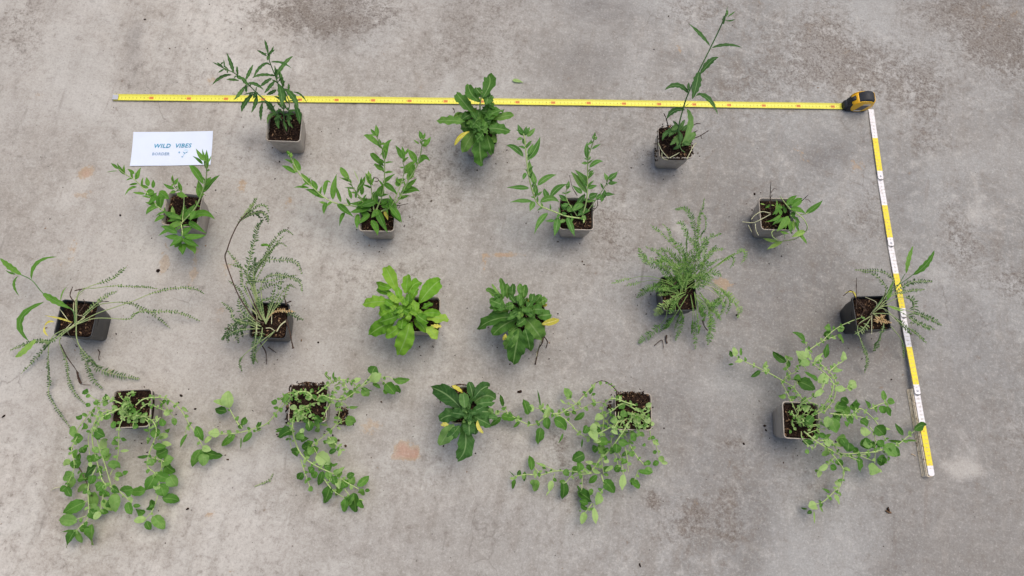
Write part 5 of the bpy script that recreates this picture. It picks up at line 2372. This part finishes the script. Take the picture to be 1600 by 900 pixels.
def ruler():
    px = [(1361.3, 170.5), (1375.3, 276), (1391.5, 380), (1410.5, 491), (1432.3, 611), (1455.0, 738)]
    zs = [(0.0, .0034), (.0, .0034), (.0002, .0055), (.0022, .0196), (.0162, .0164)]
    pts = [P(x, y, .004) for x, y in px[:4]] + [P(*px[4], .019), P(*px[5], .019)]
    for p in pts: p.z = 0
    dm = (pts[5] - pts[0]).normalized()
    th = thing('folding_ruler', pts[5], 'white and yellow folding ruler laid out at the right, its lower end still folded', 'folding ruler')
    W = .0078
    def outline(a0, a1, r=.006, k=6):
        o_ = []
        for s, e in ((1, a1), (-1, a0)):
            for i in range(k + 1):
                t = -math.pi / 2 + math.pi * i / k
                o_.append((e - s * r * (1 - math.cos(t)) * 1.0, s * W * math.sin(t) ** 1 if abs(math.sin(t)) == 1 else s * W * math.sin(t)))
        return o_
    def segment(a, b, z0, z1, parent, ext=.0085, mats=True, side=0, flip=False, number0=0, first=False):
        d = (b - a); L_ = d.length; d.normalize(); n = Vector((-d.y, d.x, 0))
        e0 = 0.0 if first else -ext
        e1 = L_ + ext
        # stations along: white, yellow, white
        st = [e0, e0 + .0015, e0 + .004, L_ * .435, L_ * .435 + .00001, L_ * .92, L_ * .92 + .00001, e1 - .004, e1 - .0015, e1]
        hw = [W * .55, W * .86, W, W, W, W, W, W, W * .86, W * .5]
        if first: hw[0] = W * .95; hw[1] = W; 
        V = []; Fc = []; mi = []
        T = .0030
        for s, w_ in zip(st, hw):
            zz = z0 + (z1 - z0) * (s / L_)
            c = a + d * s + n * side
            for y, z in ((-w_, 0), (-w_, T * .85), (-w_ * .93, T), (w_ * .93, T), (w_, T * .85), (w_, 0)):
                V.append(c + n * y + Vector((0, 0, max(.0003, zz + z))))
        for i in range(len(st) - 1):
            top = 1 if i in (3, 4, ) else 0
            top = 1 if (st[i] >= L_ * .434 and st[i + 1] <= L_ * .9201) else 0
            for k in range(6):
                k2 = (k + 1) % 6
                Fc.append((i * 6 + k, i * 6 + k2, (i + 1) * 6 + k2, (i + 1) * 6 + k))
                mi.append(2 if (not mats or k in (0, 4, 5)) else top)
        Fc.append((5, 4, 3, 2, 1, 0)); mi.append(2 if not mats else 0)
        q = (len(st) - 1) * 6; Fc.append(tuple(q + k for k in range(6))); mi.append(2 if not mats else 0)
        mb = MB(); mb.add(V, Fc); mb.mi = mi
        o = mb.build('ruler_leg', [RW_WHITE, RW_YEL, RW_EDGE], parent, smooth=False)
        if mats:
            mk = MB(); rd = MB()
            for c_ in range(1, 20):
                s = c_ * .01 * L_ / .2
                p = a + d * s + n * side + Vector((0, 0, z0 + (z1 - z0) * s / L_ + T + .00025))
                num = number0 + c_
                tgt = rd if num % 10 == 0 else mk
                put_text(tgt, str(num), .0052, p, -n, d)
                for y in (-W + .0024, W - .0024):
                    quad(mk, p + n * y, d, n, .00022, .0015)
            mk.build('graduation', BLACKP, o, smooth=False); rd.build('tens_numerals', RED, o, smooth=False)
        return d, n
    for i in range(5):
        d, n = segment(pts[i], pts[i + 1], zs[i][0], zs[i][1], th, number0=20 * i, first=(i == 0))
        # joint pivot
        if i < 4:
            zt = max(zs[i][1], zs[i + 1][0]) + .0030
            mb = MB(); c = pts[i + 1]
            V = [c + Vector((math.cos(t) * .0026, math.sin(t) * .0026, zt + h)) for h in (.0001, .0006) for t in [k * math.pi / 6 for k in range(12)]]
            Fc = [tuple(range(12, 24))] + [(k, (k + 1) % 12, 12 + (k + 1) % 12, 12 + k) for k in range(12)]
            mb.add(V, Fc); mb.build('joint_pivot', METAL, th)
            mb = MB()     # dark spring plate showing as a line at the joint
            for sgn in (1,):
                V = []; 
                for k in range(9):
                    t = -math.pi / 2 + math.pi * k / 8
                    for r_ in (1.0, 1.32):
                        V.append(c + d * (.0040 + .0062 * math.cos(t) * r_) + n * (W * 1.02 * math.sin(t)) + Vector((0, 0, zt + .0003)))
                mb.add(V, [(2 * k, 2 * k + 2, 2 * k + 3, 2 * k + 1) for k in range(8)])
            mb.build('joint_spring', DARKM, th)
    # five folded legs under the last one
    a, b = pts[4] + dm * .001, pts[5] + dm * .0025
    for k in range(5):
        segment(a, b, .0002 + k * .0032, .0002 + k * .0032, th, mats=False, side=(.0030 + .0011 * (4 - k)) * -1 + .0005 * ((k * 7) % 3))
    # metal end cap
ruler()

# ------------------------------------------------------------------ the potted plants
INFO = build_plants(PLANTS)

# ------------------------------------------------------------------ small things lying on the floor
def small():
    random.seed(77)
    mb = MB(); leaf(mb, P(800.5, 125.2, .003), P(808, 126.2, .005), P(818.5, 129, .003), .0105, 'lance', .85, 1, 0, .2)
    o = mb.build('fallen_leaf', PAL['mint']); tag(o, 'small pale green leaf lying alone just above the tape', 'fallen leaf')
    mb = MB(); frond(mb, [P(398, 760, .003), P(408, 756, .004), P(420, 751, .005), P(426.5, 741, .003)], .011, .25, .45, False)
    o = mb.build('fallen_frond', FROND); tag(o, 'short feathery leaf fragment lying loose on the floor at the lower left', 'fallen leaf')
    mb = MB(); tube(mb, [P(1424, 709.5, .002), P(1427.5, 710.5, .0025), P(1431, 712.5, .002)], .0011, .0007, 5, knobs=.2)
    o = mb.build('wood_chip', simple('pale_wood', (.55,.42,.28), .7, .2, 200)); tag(o, 'tiny pale wood chip lying left of the lower end of the ruler', 'wood chip')
    mb = MB(); crumb(mb, P(1388, 797, .002), .0055); crumb(mb, P(1388.5, 800, .002), .004, True)
    o = mb.build('gravel_stone', SOIL); tag(o, 'small brown pebble on bare concrete below the round leaved plant at lower right', 'pebble')
    mb = MB(); tube(mb, [P(153, 546, .002), P(156, 550, .003), P(154, 558, .0025), P(155, 563, .002)], .0012, .0008, 5, knobs=.3)
    o = mb.build('bark_shred', TWIG); tag(o, 'small brown bark shred lying just below the black pot at the far left', 'bark shred')
    mb = MB()
    for c, u, n in INFO:
        for _ in range(34):
            a = random.uniform(0, 6.28); r = .05 + abs(random.gauss(0, .035))
            crumb(mb, Vector((c.x + r * math.cos(a), c.y + r * math.sin(a), .0008)), random.choice((.0006, .0009, .0012, .002)), random.random() < .1)
    for _ in range(420):
        q = P(random.uniform(0, 1600), random.uniform(0, 900), .0006)
        crumb(mb, q, random.choice((.0005, .0007, .0009, .0014)), random.random() < .15)
    for (x, y, r) in ((188,336,2.6),(247,423,4),(78,342,1.5),(226,30,3),(265,76,1.5),(377,45,1.8),(404,352,2),(450,356,1.8),(293,795,3),(6,650,3.5),(497,535,2.2),(596,628,2.2),(573,648,1.6),(674,314,2),(1162,693,2.4),(1195,665,2.5),(1197,672,2),(1179,303,2.5),(1189,301,1.6),(1175,328,2),(1151,492,2.5),(1000,883,3),(1045,25,2),(1022,77,1.6),(693,697,2),(688,628,2),(812,612,3.5),(1306,690,2),(283,618,2.5),(305,639,2.5),(352,711,2),(356,718,2),(528,668,3),(529,688,3.5),(540,697,2.6),(520,680,2.6)):
        crumb(mb, P(x, y, .0015), r * .0013)
    o = mb.build('soil_crumbs', SOIL); tag(o, 'scattered dark soil crumbs on the concrete', kind='stuff')
small()
